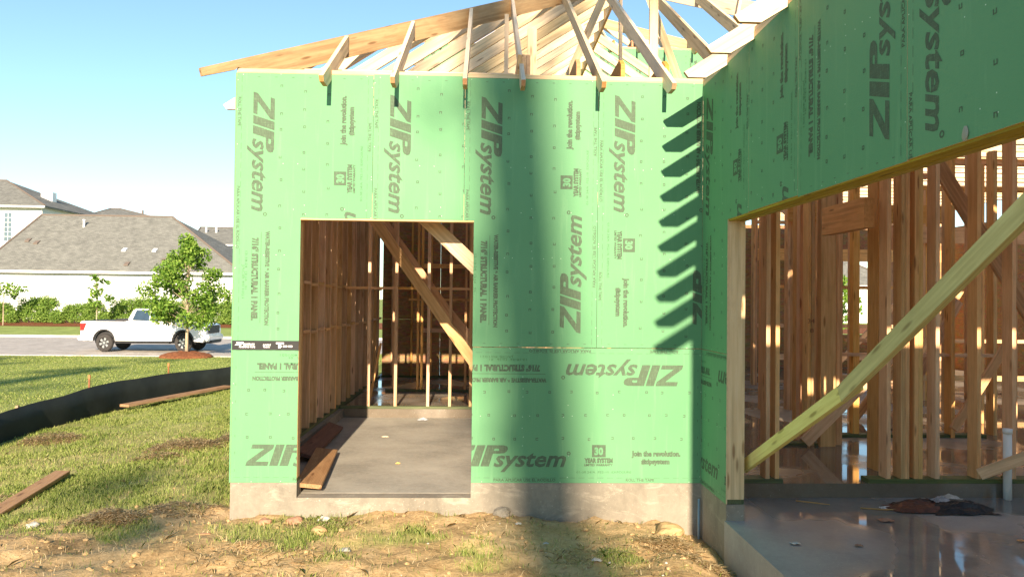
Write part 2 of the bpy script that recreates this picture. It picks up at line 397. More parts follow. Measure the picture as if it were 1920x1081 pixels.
def put_print(parent, mapuv, inv, clips, notch, to3, nrm):
    """mapuv: template (u,v) -> wall (a,z); to3: (a,z)->xyz ; clips (a0,a1,z0,z1)"""
    bm = bmesh.new(); lay = []
    vs = [bm.verts.new((*mapuv(u, v), d)) for (u, v), d in zip(TPL.v, TPL.d)]
    for f, m in zip(TPL.f, TPL.m):
        try: fc = bm.faces.new([vs[i] for i in f]); fc.material_index = m
        except ValueError: pass
    a0, a1, z0, z1 = clips
    for co, no in (((a0, 0, 0), (-1, 0, 0)), ((a1, 0, 0), (1, 0, 0)), ((0, z0, 0), (0, -1, 0)), ((0, z1, 0), (0, 1, 0))):
        bmesh.ops.bisect_plane(bm, geom=bm.verts[:]+bm.edges[:]+bm.faces[:], plane_co=co, plane_no=no, clear_outer=True)
    if notch:
        n0, n1, m0, m1 = notch
        for co, no in (((n0, 0, 0), (1, 0, 0)), ((n1, 0, 0), (1, 0, 0)), ((0, m0, 0), (0, 1, 0)), ((0, m1, 0), (0, 1, 0))):
            bmesh.ops.bisect_plane(bm, geom=bm.verts[:]+bm.edges[:]+bm.faces[:], plane_co=co, plane_no=no)
        dl = [f for f in bm.faces if n0 < f.calc_center_median().x < n1 and m0 < f.calc_center_median().y < m1]
        bmesh.ops.delete(bm, geom=dl, context='FACES')
    for v in bm.verts: v.co = to3(v.co.x, v.co.y) + nrm*v.co.z
    bmesh.ops.recalc_face_normals(bm, faces=bm.faces)
    for f in bm.faces:
        if f.normal.dot(nrm) < 0: f.normal_flip()
    me = bpy.data.meshes.new('printing'); bm.to_mesh(me); bm.free()
    for m in (M['ink'], M['faint'], M['nail'], M['panel']): me.materials.append(m)
    return link('printing', me, parent)
def panel(root, plane, pos, clips, orient, org, notch=None, flipped=False, prints=True, thick=.011):
    """plane 'F': wall facing -Y at y=pos ; 'L': wall facing -X at x=pos with a=-y.
    orient 'V' vertical (row A cw at left), 'VR' rotated 180, 'H' horizontal, org=(a,z) of lower-left of the full sheet"""
    a0, a1, z0, z1 = clips; g = .0016
    if plane == 'F': T = lambda a, z, d=0: Vector((a, pos - d, z)); nrm = Vector((0, -1, 0))
    elif plane == 'L': T = lambda a, z, d=0: Vector((pos - d, -a, z)); nrm = Vector((-1, 0, 0))
    A0, A1, Z0, Z1 = a0+g, a1-g, z0+g, z1-g
    if notch:
        n0, n1, m0, m1 = notch
        if n1 >= a1: poly = [(A0,Z0),(n0,Z0),(n0,m1),(A1,m1),(A1,Z1),(A0,Z1)]
        else: poly = [(n1,Z0),(A1,Z0),(A1,Z1),(A0,Z1),(A0,m1),(n1,m1)]
    else: poly = [(A0,Z0),(A1,Z0),(A1,Z1),(A0,Z1)]
    n = len(poly); vs = [T(a, z, 0) for a, z in poly] + [T(a, z, -thick) for a, z in poly]
    fs = [tuple(range(n)), tuple(range(2*n-1, n-1, -1))] + [(i, (i+1) % n, n+(i+1) % n, n+i) for i in range(n)]
    me = mesh('panel', vs, fs, [M['panel'], M['osb'], M['edge']], [0, 1] + [2]*n)
    bm = bmesh.new(); bm.from_mesh(me); bmesh.ops.recalc_face_normals(bm, faces=bm.faces); bm.to_mesh(me); bm.free()
    for v in me.vertices: v.co -= root.location
    o = link('panel', me, root)
    if not prints: return o
    ox, oz = org
    if orient == 'V': mp = lambda u, v: (ox + 1.22 - v, oz + u)
    elif orient == 'VR': mp = lambda u, v: (ox + v, oz + 2.44 - u)
    elif orient == 'H': mp = lambda u, v: (ox + u, oz + v)
    # 'V': row B (low v) lies at the right edge reading up, row A at the left edge reading down
    put_print(o, mp, None, (a0+.002, a1-.002, z0+.002, z1-.002), notch, lambda a, z: T(a, z, .0012) - root.location, nrm)
    return o

W = 4.227; DX0, DX1, DZ = .585, 2.137, 2.36
PT = 3.70        # top of plates
SL = .65         # roof slope
# ================================================================== SLABS (structure)
def slab(name, boxes, mat, bevel=.008):
    mb = MB()
    for b in boxes: mb.box(*b)
    return tag(mb.build(name, mat, None, bevel=0), kind='structure')
slab('foundation', [(DX0, DX1, -.004, .16, -.9, -.133), (0, DX0, 0.0, .16, -.9, 0), (0, .16, .16, 4.5, -.9, 0), (DX1, 2.62, 0, .16, -.9, 0), (2.62, W, 0, .16, -.9, 0),
                    (W, W+.15, -.715, .16, -.9, 0)], M['conc'])
slab('room_floor', [(.16, 2.50, .16, 4.5, -.9, -.13)], M['room'])
slab('house_floor', [(2.50, 4.38, .16, 4.5, -.9, 0), (4.38, 14.4, 0.0, 4.5, -.9, 0), (0, 14.4, 4.5, 17, -.9, 0)], M['wetfloor'])
slab('garage_floor', [(W-.015, 10.6, -6.7, -.715, -.9, -.13), (W+.15, 10.6, -.715, 0, -.9, -.13)], M['wetconc'])

# ================================================================== FRONT WALL
fwall = thing('front_wall', 'bright green sheathed front wall with the empty doorway, facing the camera', 'wall', (0, 0, 0))
panel(fwall, 'F', 0, (0, 1.22, 1.222, 3.66), 'V', (0, 1.22), (DX0, 9, 0, DZ))
panel(fwall, 'F', 0, (1.22, 2.045, DZ, 3.672), 'V', (1.22, 1.22))
panel(fwall, 'F', 0, (2.045, 3.262, 1.222, 3.66), 'V', (2.045, 1.22), (0, DX1, 0, DZ))
panel(fwall, 'F', 0, (3.262, W+.0014, 1.222, 3.655), 'VR', (3.262, 1.22))
panel(fwall, 'F', 0, (0, DX0, 0, 1.22), 'H', (0, 0))
panel(fwall, 'F', 0, (DX1, W+.0014, 0, 1.22), 'H', (1.79, 0))
T_ = .011
for x0 in (.0, .40, DX0-.038-.038, DX0-.038, DX1, DX1+.038, 2.55, 2.95, 3.36, 3.77, W-.06):
    stud(fwall, x0+.002, x0+.038, T_, T_+.089, .04, PT-.08)
for a, b in ((0, DX0), (DX1, W)): plateX(fwall, a+.002, b-.001, T_, T_+.089, 0.001, .039, M['treated'])
for z in (PT-.077, PT-.038): plateX(fwall, .0, W-.002, T_-.007, T_+.085, z, z+.037, M['rafter'])
plateX(fwall, DX0-.036, DX1+.036, T_+.001, T_+.088, DZ, DZ+.24, M['wood'], 'header')
plateX(fwall, DX0+.0, DX1-.0, .001, T_+.09, DZ-.012, DZ-.001, M['wood'], 'door_trim')
for k in range(4): stud(fwall, .7+k*.4, .738+k*.4, T_, T_+.089, DZ+.242, PT-.08)
# flashing tape with its lettering
tp = MB().box(-.003, DX0, -.0035, -.0015, 1.178, 1.262).build('flashing_tape', M['tape'], fwall)
def flat_text(parent, items, mat, plane='F', pos=0, name='lettering'):
    p = Print()
    for it in items: it(p)
    V = [((a, pos, z) if plane == 'F' else (pos, -a, z)) for a, z in p.v]
    return link(name, mesh(name, V, p.f, mat), parent)
flat_text(tp, [lambda p: p.text('ZIP', .02, 1.222, .026, .08, .07, .35), lambda p: p.text('system', .095, 1.222, .022, .10, .03, .3),
               lambda p: p.text('FLASHING TAPE', .06, 1.198, .015, .14, .04), lambda p: p.rect(.385, 1.233, .455, 1.247), lambda p: p.rect(.405, 1.196, .425, 1.233),
               lambda p: p.text('1 800 933', .43, 1.205, .017, .10, .04), lambda p: p.text('@ PATENT', .27, 1.215, .017, .07, .02),
               lambda p: p.text('PENDING', .275, 1.198, .012, .055, .02)], M['white_print'], 'F', -.0045)

# ================================================================== GARAGE SIDE WALL (faces left, runs towards the camera)
HB = 2.328
GL = 6.62
gw = thing('garage_side_wall', 'dark green shaded garage side wall with long header over the wide garage opening', 'wall', (W, 0, 0))
G1, G2, G3, G4 = 1.18, 2.066, 3.29, 4.51
panel(gw, 'L', W, (0.001, .706, 0, 1.22), 'H', (-.71, 0))
panel(gw, 'L', W, (0.001, G1, 1.222, 3.67), 'V', (-.04, 1.22), (.706, 9, 0, HB))
panel(gw, 'L', W, (G1, G2, HB+.004, 3.67), 'V', (G2-1.22, 1.22))
panel(gw, 'L', W, (G2, G3, HB-.006, 3.67), 'V', (G2, HB))
panel(gw, 'L', W, (G3, G4, HB, 3.67), 'V', (G3, 3.66-2.44))
panel(gw, 'L', W, (G4, GL-.7, HB, 3.67), 'V', (G4, 3.66-2.44))
panel(gw, 'L', W, (GL-.7, GL, 0, 3.67), 'V', (GL-.7, 1.22))
X0 = W+T_; X1 = W+T_+.14
# end post of three studs, the near face is a 2x6 turned to the camera
for k, y in enumerate((-.703, -.664, -.625)): stud(gw, X0, X1, y, y+.037, .04, HB-.001, M['rafter'], 'post_stud')
for y in (-.28, -.13): stud(gw, X0, X1, y, y+.037, .04, PT-.08)
plateY(gw, X0+.001, X1-.001, -.701, .0, .001, .039, M['treated'])
for z in (PT-.077, PT-.038): plateY(gw, W-.002, X1, -GL, .0, z, z+.037, M['rafter'])
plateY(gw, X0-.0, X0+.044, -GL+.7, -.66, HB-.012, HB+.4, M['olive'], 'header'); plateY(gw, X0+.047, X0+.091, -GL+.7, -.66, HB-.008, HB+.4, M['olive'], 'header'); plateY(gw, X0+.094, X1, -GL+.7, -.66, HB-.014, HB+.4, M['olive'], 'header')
for k in range(14): stud(gw, X0, X1, -.75-.406*k, -.712-.406*k, HB+.402, PT-.08)
for y in (-GL+.02, -GL+.3, -GL+.63): stud(gw, X0, X1, y, y+.037, -.1, PT-.08)
# small white caulk blob at the header's edge
bm = bmesh.new(); bmesh.ops.create_icosphere(bm, subdivisions=2, radius=.03)
for v in bm.verts: v.co = Vector((v.co.x*.2, v.co.y*(.62-8*v.co.z) + random.uniform(-.004, .004), v.co.z*1.1 + random.uniform(-.004, .004)))
me = bpy.data.meshes.new('sealant_blob'); bm.to_mesh(me); bm.free(); me.materials.append(simple('pale_sealant', (.30, .30, .24)))
link('sealant_blob', me, gw, (-.004, -3.72, HB+.03))

# unseen garage walls: sheathed front towards sun, right one left unsheathed to admit skylight
gf = thing('garage_front_wall', 'sheathed front wall of the garage behind the camera side, out of view', 'wall', (W, -GL, 0))
MB().box(W, 10.6, -GL-.012, -GL-.001, -.1, 3.67).build('sheathing', M['panel'], gf, (-W, GL, 0))
for k in range(16): stud(gf, W+.2+.4*k, W+.238+.4*k, -GL, -GL+.14, -.1, PT-.08)
for z in (PT-.077, PT-.038): plateX(gf, W+.16, 10.6, -GL, -GL+.14, z, z+.037)
gr = thing('garage_right_wall', 'unseen right wall of the garage, its studs left bare to let skylight in', 'wall', (10.6, -GL, 0))
for k in range(16): stud(gr, 10.45, 10.59, -GL+.2+.4*k, -GL+.238+.4*k, -.1, PT-.08)
for z in (PT-.077, PT-.038): plateY(gr, 10.46, 10.6, -GL+.15, 0, z, z+.037)

# ================================================================== LEFT SIDE WALL
lw = thing('left_side_wall', 'sheathed left side wall of the room, its brown studs seen inside the doorway', 'wall', (0, 0, 0))
for i in range(8):
    y0 = i*1.22
    for z0, z1 in ((0, 1.22), (1.222, 3.66)):
        y1 = min(y0+1.22, 9.2)
        MB().box(-.0115, -.001, y0+.002, y1-.002, z0, z1).build('panel', M['osb'] if False else M['panel'], lw)
        MB().box(-.001, -.0, y0+.002, y1-.002, z0, z1).build('panel_inner_face', M['osb'], lw)
ys = [.14 + .406*k for k in range(22)]
for k, y in enumerate(ys):
    stud(lw, .001, .090, y, y+.038, .04, PT-.08, M['wood'])
    if k % 7 == 3: stud(lw, .001, .090, y+.04, y+.078, .04, PT-.08, M['warm'])
    for z in (1.80, 1.20): plateY(lw, .003, .088, y+.079, y+.405, z+(.02 if k % 2 else 0), z+.037+(.02 if k % 2 else 0), M['wood'], 'blocking')
plateY(lw, .001, .09, .11, 9.0, .001, .039, M['treated'])
for z in (PT-.077, PT-.038): plateY(lw, .001, .09, .11, 9.0, z, z+.037)

# ================================================================== INTERIOR STUD WALLS
bw = thing('partition_wall', 'open stud partition at the back of the room behind the doorway, on a green plate', 'wall', (0, 4.5, 0))
plateX(bw, .1, 2.6, 4.50, 4.59, .001, .039, M['treated'])
for x in (.50, .905, 1.39, 1.72, 2.03, 2.40): stud(bw, x, x+.042, 4.502, 4.588, .04, PT-.08, M['wood'])
xs = [.12, .50, .905, 1.39, 1.72, 2.03, 2.40]
for a, b in zip(xs, xs[1:]): plateX(bw, a+.043, b-.001, 4.504, 4.586, 1.79, 1.827, M['warm'], 'blocking')
for z in (PT-.077, PT-.038): plateX(bw, .1, 2.6, 4.5, 4.59, z, z+.037)
rw = thing('room_right_wall', 'stud wall under the main beam, right of the doorway and hidden by it', 'wall', (2.5, .1, 0))
for k in range(11): stud(rw, 2.5, 2.59, .15+.406*k, .188+.406*k, .0, PT-.08)
far = thing('far_wall', 'brown strand board wall with studs at the far end of the room, crossed by a sunlit band', 'wall', (0, 9.0, 0))
for i in range(5):
    a = .1+1.22*i
    for z0, z1 in ((0, 1.22), (1.222, 3.66)): MB().box(a+.001, a+1.218, 9.1, 9.111, z0, z1).build('panel', M['osb'], far, (0, -9, 0))
for k in range(16):
    x = .3+.406*k; stud(far, x, x+.04, 9.0, 9.09, .04, PT-.08, M['warm'] if k % 3 else M['wood'])
plateX(far, .1, 6.6, 9.0, 9.09, .001, .039, M['treated'])
for z in (.95, 2.3): plateX(far, .95, 2.3, 8.94, 8.99, z, z+.09, M['warm'], 'rail')
mid = thing('middle_partition', 'second row of studs deeper in the room, behind the partition', 'wall', (0, 6.6, 0))
for x in (.62, 1.05, 1.12, 1.9, 2.25, 2.65): stud(mid, x, x+.04, 6.6, 6.69, .04, PT-.08, M['warm'])
for x0, x1 in ((.9, 2.6),): plateX(mid, x0, x1, 6.6, 6.69, 1.62, 1.66, M['warm'], 'blocking')
plateX(mid, .5, 2.8, 6.6, 6.69, .001, .039, M['treated'])
# a cross wall of dark studs running in depth at the right of the view
cw = thing('cross_partition', 'row of dark studs running back along the right side of the doorway view', 'wall', (2.3, 4.6, 0))
for k in range(10): stud(cw, 2.28, 2.37, 4.75+.42*k, 4.79+.42*k, .0, PT-.08, M['warm'])

gs = thing('garage_stud_wall', 'open stud wall on a green plate between the garage and the house, brown 2x6 studs', 'wall', (W, 0, 0))
YS0, YS1 = .012, .152
plateX(gs, 4.385, 4.99, YS0-.01, YS1, .001, .039, M['treated'])
plateX(gs, 5.79, 7.09, YS0-.01, YS1, .001, .039, M['treated']); plateX(gs, 7.14, 10.5, YS0-.01, YS1, .001, .039, M['treated'])
for xr in (4.42, 4.869, 4.957, 6.000, 6.135, 6.176, 6.262, 6.302, 6.462, 6.855, 7.19, 7.6, 8.0, 8.4, 8.8, 9.2, 9.6, 10.0, 10.4):
    stud(gs, xr-.038, xr, YS0, YS1, .04, PT-.08, M['wood'] if random.random() < .55 else M['warm'])
for z in (PT-.077, PT-.038): plateX(gs, 4.385, 10.5, YS0, YS1, z, z+.037)
plateX(gs, 4.99, 5.8, YS0+.03, YS1, 2.75, 3.0, M['warm'], 'header')
hs = thing('house_partition', 'cluster of doubled studs and a door header running back behind the garage stud wall', 'wall', (5.8, .2, 0))
def tn(px): return math.tan(math.atan((px-960)/1393)+.0384)
def px_stud(parent, x0, x1, yb, dep=.14, mat=None, z1=PT-.08, z0=0.0):
    """studs set by where their foot stands: distance from the foot's height in view"""
    Dp = 1.646*1393/(yb - 562 - .0108*(x0-906)) / (.99926 + .0384*tn(x0)); Y = Dp - 6.7219
    stud(parent, 2.2304 + tn(x0)*Dp, 2.2304 + tn(x1)*Dp, Y, Y+dep, z0, z1, mat)
for x0, x1, yb, mt, dp in ((1492, 1501, 815, 'warm', .09), (1515, 1521, 834, 'wood', .14), (1522, 1528, 834, 'wood', .14), (1540, 1568, 836, 'wood', .09), (1569, 1580, 833, 'warm', .14),
                       (1600, 1612, 818, 'warm', .09), (1646, 1656, 882, 'warm', .2), (1656, 1663, 880, 'warm', .14),
                       (1784, 1791, 820, 'warm', .14), (1822, 1832, 815, 'warm', .14), (1863, 1870, 815, 'wood', .14), (1895, 1908, 805, 'warm', .14), (1500, 1507, 826, 'warm', .1)):
    px_stud(hs, x0, x1, yb, dp, M[mt])
plateY(hs, 5.83, 5.93, .18, 1.05, 2.37, 2.66, M['warm'], 'door_header')
plateX(hs, 6.1, 8.5, 2.3, 2.44, .001, .039, M['treated']); plateX(hs, 5.6, 6.3, 1.78, 1.93, -.0+.001, .03, M['treated'])
plateX(hs, 6.62, 8.6, 2.32, 2.40, 1.0, 1.04, M['warm'], 'blocking')
# deeper framing of the house
dh = thing('deep_house_framing', 'deep rows of brown studs and boards inside the house behind the garage wall', 'wall', (6, 5, 0))
random.seed(21)
for (yy, xa, xb, st) in ((3.4, 6.9, 10.2, .45), (4.6, 4.5, 9.2, .406), (8.0, 4.4, 8.4, .406), (5.8, 9.4, 12, .406), (11.5, 9.0, 14, .5)):
    x = xa
    while x < xb:
        if not (8.05 < x < 8.62 and yy < 6) and not (9.6 < x < 10.9 and yy > 10):
            stud(dh, x, x+.04, yy, yy+.14, .0, PT-.08, M['warm'] if random.random() < .6 else M['wood'])
            if random.random() < .4: stud(dh, x+.042, x+.08, yy, yy+.14, .0, PT-.08, M['warm'])
        x += st
    plateX(dh, xa, xb, yy, yy+.14, PT-.077, PT-.002, M['warm'])
for (x0, x1, y, z, h) in ((4.4, 6.4, 7.8, 1.85, .14), (4.4, 5.4, 7.9, .9, .09), (6.9, 9.4, 5.6, 1.9, .05), (8.0, 12., 5.7, .35, .09), (8.4, 12, 5.7, 1.0, .06), (9.4, 14, 11.4, .25, .14), (4.45, 5.6, 4.5, 1.82, .04), (9.0, 14, 11.4, 1.05, .09), (6.9, 9.4, 4.5, 2.9, .28), (9.4, 12.2, 5.7, 2.7, .28), (9, 14, 11.4, 2.7, .3)):
    plateX(dh, x0, x1, y, y+.04, z, z+h, M['warm'] if z > .4 else M['wood'], 'rail')
MB().box(4.4, 7.2, 9.1, 9.111, 0, 3.6).build('board_backing', M['osb'], dh, (-6, -5, 0))
for (a_, b_) in ((6.6, 8.2), (8.2, 9.9), (9.9, 11.55), (12.6, 13.9)):
    MB().box(a_+.002, b_-.002, 12.2, 12.211, 0, 3.66).build('board_backing', M['osb'], dh, (-6, -5, 0))
for (c_, d_) in ((.2, 6.2), (6.2, 12.2)): MB().box(14.4, 14.411, c_, d_, 0, 3.66).build('board_backing', M['osb'], dh, (-6, -5, 0))
MB().box(13.9, 14.4, 12.2, 12.211, 0, 3.66).build('board_backing', M['osb'], dh, (-6, -5, 0))
for z0_, z1_ in ((0, .85), (3.0, 3.66)): MB().box(11.55, 12.6, 12.2, 12.211, z0_, z1_).build('board_backing', M['osb'], dh, (-6, -5, 0))
for (p0, p1) in (((7.6, 2.9, .02), (8.6, 3.0, 1.7)), ((9.0, 5.4, .02), (10.2, 5.4, 1.9)), ((7.5, 3.6, .05), (8.3, 3.8, .9)), ((10.4, 10.5, 0.05), (12.4, 10.8, 1.9)), ((4.75, 5.0, .0), (4.95, 5.2, 1.5))):
    member('leaning_board', p0, p1, .038, .12, M['warm'], dh)

# ================================================================== CEILING JOISTS AND BEAM
cj = thing('ceiling_joists', 'ceiling joists over the room and the house, seen from below as lit stripes', 'ceiling framing', (0, 0, PT))
random.seed(3)
for k in range(20):
    y = .47+.406*k+random.uniform(-.006, .006); plateX(cj, .05, 2.5, y, y+.038, PT+.001, PT+.149, M['rafter'], 'joist')
for k in range(28):
    y = .47+.406*k+random.uniform(-.01, .012); plateX(cj, 4.5, 12.5, y, y+.038, PT+.001, PT+.146, M['rafter'], 'joist')
for k in range(16):
    y = -GL+.55+.406*k-.0+random.uniform(-.008, .014); 
    if y < -.15: plateX(cj, W+.1, 10.5, y, y+.038, PT+.001, PT+.147, M['rafter'], 'joist')
for i in range(3): plateY(cj, 2.52+.04*i, 2.557+.04*i, .06, 9, PT+.001, PT+.2, M['end'] if False else M['warm'], 'beam_ply')
for x in (3.06, 3.47, 3.88):
    pr = [(.03, 0), (.03, .12), (.13, .19), (9, .19), (9, 0)]
    MB().prism(pr, x, x+.038, 'x').build('joist', M['end'], cj, (0, 0, .002))

# ================================================================== ROOF FRAMES
TT = 3.778
ANG = math.atan(SL); ANGH = math.atan(SL/math.sqrt(2))
def rafter_mesh(run, key, over=.36, dep=.165, mat='rafter'):
    """side profile: s outward negative..; x local = inward run"""
    pts = [(-over, TT-SL*over-0.0), (-over+.033, 3.50), (-.18, 3.50), (0, 3.612+.0), (.0, 3.612), (run, TT+SL*run-dep), (run, TT+SL*run)]
    pts = [pts[0], pts[1], pts[2], pts[3], pts[5], pts[6]]
    mb = MB().prism(pts, -.019, .019, 'y'); ca, sa = math.cos(ANG), math.sin(ANG)
    mb.v = [(x*ca+z*sa, y, -x*sa+z*ca) for x, y, z in mb.v]; me = mesh(key, mb.v, mb.f, [M[mat], M['end']], [0, 0, 1, 1, 0, 0, 0, 0])
    bm = bmesh.new(); bm.from_mesh(me); bmesh.ops.recalc_face_normals(bm, faces=bm.faces); bm.to_mesh(me); bm.free()
    return me
def add_rafter(root, base, rz, run, dz=0, name='rafter', mat='rafter'):
    me = rafter_mesh(run, 'rafter', mat=mat); o = link(name, me, root)
    o.rotation_euler = (0, -ANG, rz); o.location = Vector((base[0], base[1], dz)) - root.location; return o
roof = thing('main_roof_frame', 'open hipped roof frame of pale rafters above the green front wall', 'roof frame', (0, 0, PT))
def hip(root, c, d, run, over=.25, dz=0, name='hip_rafter', mat='rafter'):
    """hip rafter from corner c, plan direction d=(+-1,+-1), 'run' measured along one axis"""
    L = math.sqrt(2); s2 = SL/L
    top = lambda t: TT + s2*t
    pts = [(-over*L, top(-over*L)-.004), (-over*L+.02, top(-over*L)-.072), (-.02, top(0)-.10), (0.0, PT+.003), (.30, PT+.003), (.42, top(.42)-.235), (run*L, top(run*L)-.235), (run*L, top(run*L))]
    mb = MB().prism(pts, -.019, .019, 'y'); ca, sa = math.cos(ANGH), math.sin(ANGH); mb.v = [(x*ca+z*sa, y, -x*sa+z*ca) for x, y, z in mb.v]
    o = mb.build(name, M[mat], root); o.rotation_euler = (0, -ANGH, math.atan2(d[1], d[0]))
    o.location = Vector((c[0], c[1], dz)) - root.location; return o
RX = 4.2
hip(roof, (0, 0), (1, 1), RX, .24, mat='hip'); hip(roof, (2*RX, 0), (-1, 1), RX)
for x in (.825, 1.43, 2.05, 2.555, 3.256, 3.87, 4.49, 5.10, 5.7, 6.3, 6.9, 7.5):
    run = min(x, 2*RX-x) - .03
    add_rafter(roof, (x, 0), math.pi/2, run)
y = .71
ky = 1
while y < 8.9:
    run = min(y, RX) - .03
    if run > .3:
        add_rafter(roof, (0, y), 0, run)
        if y > 6.5: add_rafter(roof, (2*RX, y), math.pi, run)
    elif run > .1: add_rafter(roof, (0, y), 0, run)
    y += .53 if ky else .55; ky += 1
member('ridge_board', (RX, RX-.1, TT+SL*RX-.12), (RX, 9.0, TT+SL*RX-.12), .038, .235, M['rafter'], roof)
# props, collar ties and struts inside the roof
stud(roof, 4.075, 4.17, 1.56, 1.60, PT+.15, 5.35, M['rafter'], 'prop'); 
stud(roof, 2.66, 2.755, .95, .99, PT+.15, 4.42+.05, M['rafter'], 'prop')
stud(roof, 2.45, 2.50, 2.2, 2.24, PT+.15, 5.1, M['rafter'], 'prop')
for p0, p1, h in (((4.05, 3.2, 3.9), (4.0, 3.0, 5.9), .09), ((3.05, 2.4, 3.95), (3.9, 2.6, 5.95), .09), ((5.0, 2.0, 3.9), (5.3, 2.0, 5.5), .09), ((5.3, 3.0, 3.9), (5.9, 3.0, 5.6), .09), ((4.9, 2.6, 3.9), (4.3, 3.0, 5.9), .09),
                  ((6.0, 3.4, 4.0), (6.4, 3.4, 5.0), .09)):
    member('strut', p0, p1, .038, h, M['rafter'], roof)
gro = thing('garage_roof_frame', 'garage roof rafters with pale angled tails overhanging the dark green side wall', 'roof frame', (W, -3, PT))
for k in range(1, 11):
    yk = -.052-.611*k-.0
    add_rafter(gro, (W, yk), 0, 3.1)
    add_rafter(gro, (10.6, yk), math.pi, 3.1)
member('ridge_board', (W+3.18, -GL+.4, TT+SL*3.18-.12), (W+3.18, 0, TT+SL*3.18-.12), .038, .235, M['rafter'], gro)

# ---- far upper storey
UY, UX0, UX1, UZ0, UZ1 = 9.3, .9, 7.1, 3.9, 7.16
uw = thing('upper_storey_wall', 'sunlit green upper wall far behind the roof rafters', 'wall', (0, UY, UZ0))
for i, a in enumerate((.9, 2.12, 3.34, 4.56, 5.78)):
    panel(uw, 'F', UY, (a, min(a+1.22, UX1), UZ0, UZ1), 'V' if i % 2 else 'VR', (a, UZ1-2.44))
MB().box(UX1-.0, UX1+.011, UY, UY+5, UZ0, UZ1).build('side_sheathing', M['panel'], uw, (0, -UY, -UZ0))
MB().box(UX0-.011, UX0, UY, UY+5, UZ0, UZ1).build('side_sheathing', M['panel'], uw, (0, -UY, -UZ0))
for k in range(15): stud(uw, UX0+.1+.41*k, UX0+.138+.41*k, UY+.012, UY+.1, UZ0, UZ1-.04)
uro = thing('upper_roof_frame', 'small hipped roof frame with rafters on top of the far upper wall', 'roof frame', (0, UY, UZ1))
dz = UZ1+.04-PT; mx = (UX0+UX1)/2; hr = (UX1-UX0)/2
for k in range(10):
    x = UX0+.35+.61*k
    if x < UX1-.2: add_rafter(uro, (x, UY), math.pi/2, max(.2, min(x-UX0, UX1-x)-.03), dz)
hip(uro, (UX0, UY), (1, 1), hr, .25, dz); hip(uro, (UX1, UY), (-1, 1), hr, .25, dz)
for k in range(8):
    yy = .4+.61*k; run = min(yy, hr)-.03
    add_rafter(uro, (UX0, UY+yy), 0, max(.2, run), dz); add_rafter(uro, (UX1, UY+yy), math.pi, max(.2, run), dz)
plateX(uro, UX0, UX1, UY+.012, UY+.1, UZ1, UZ1+.037)
for x0 in (3.0, 3.4): 
    MB().prism([(.0, 0), (.0, .10), (.06, .16), (1.5, .16), (1.5, 0)], 2.0+x0, 2.04+x0, 'x').build('joist', M['end'], uro, (0, 0, .04))

# ================================================================== BRACES (each a thing)
def brace(name, label, p0, p1, w_, h, mat, cat='timber brace', roll=0):
    p0 = Vector(p0); p1 = Vector(p1); o = member(name, p0, p1, w_, h, mat, None, roll)
    return tag(o, label, cat)
brace('diagonal_brace', 'long yellowish diagonal brace across the garage opening, lower length', (4.445, -.50, .26), (4.445, -2.42, 1.19), .038, .10, M['yellow'])
brace('diagonal_brace', 'upper yellowish brace board lapped over the lower one, rising to the right', (4.405, -2.30, 1.10), (4.405, -4.75, 2.60), .038, .10, M['yellow'])
brace('diagonal_brace', 'brown diagonal board behind the garage studs at the upper right', (6.50, .22, 3.10), (7.75, .22, 1.12), .038, .14, M['warm'])
brace('diagonal_brace', 'short reddish prop leaning on the studs in the wet hall, sunlit midway', (5.92, 1.66, .06), (6.95, 1.62, 1.10), .038, .13, M['wood'])
brace('diagonal_brace', 'short board end resting low against the plate at the far right edge', (6.79, -.06, .10), (7.75, -.80, .80), .038, .10, M['wood'])
brace('diagonal_brace', 'leaning board deep between the garage studs at lower right', (7.72, 1.75, .2), (8.5, 1.8, 1.35), .038, .1, M['warm'])
brace('diagonal_brace', 'long shaded brace falling to the right inside the doorway, its lower end sunlit', (.83, 2.7, 2.66), (2.30, 2.7, .60), .038, .135, M['wood'])
brace('diagonal_brace', 'short brightly sunlit brace at the top right corner of the doorway', (1.60, .45, 2.48), (2.60, .45, 1.55), .038, .14, M['rafter'])
brace('diagonal_brace', 'farther dim brace parallel to the long one inside the doorway', (.62, 4.72, 2.90), (2.30, 4.72, .62), .038, .15, M['warm'])
brace('diagonal_brace', 'dim crossing brace low behind the partition in the doorway', (1.10, 5.0, 2.15), (2.30, 5.0, .72), .038, .14, M['warm'])
brace('diagonal_brace', 'thin board leaning on the left studs inside the doorway', (.47, 5.0, .05), (.62, 5.1, .95), .03, .07, M['warm'])
brace('diagonal_brace', 'grey weathered board leaning just inside the garage end post', (4.60, .35, .0), (4.66, .45, .95), .038, .06, M['old'])

# ================================================================== LOOSE BOARDS
def plank(label, c, L, w_, th, rz, mat, tilt=0, lean=0, name='plank'):
    mb = MB().box(-L/2, L/2, -w_/2, w_/2, -th/2, th/2)
    o = mb.build(name, mat, None, bevel=.004); o.location = c; o.rotation_euler = (lean, tilt, rz)
    return tag(o, label, 'plank')

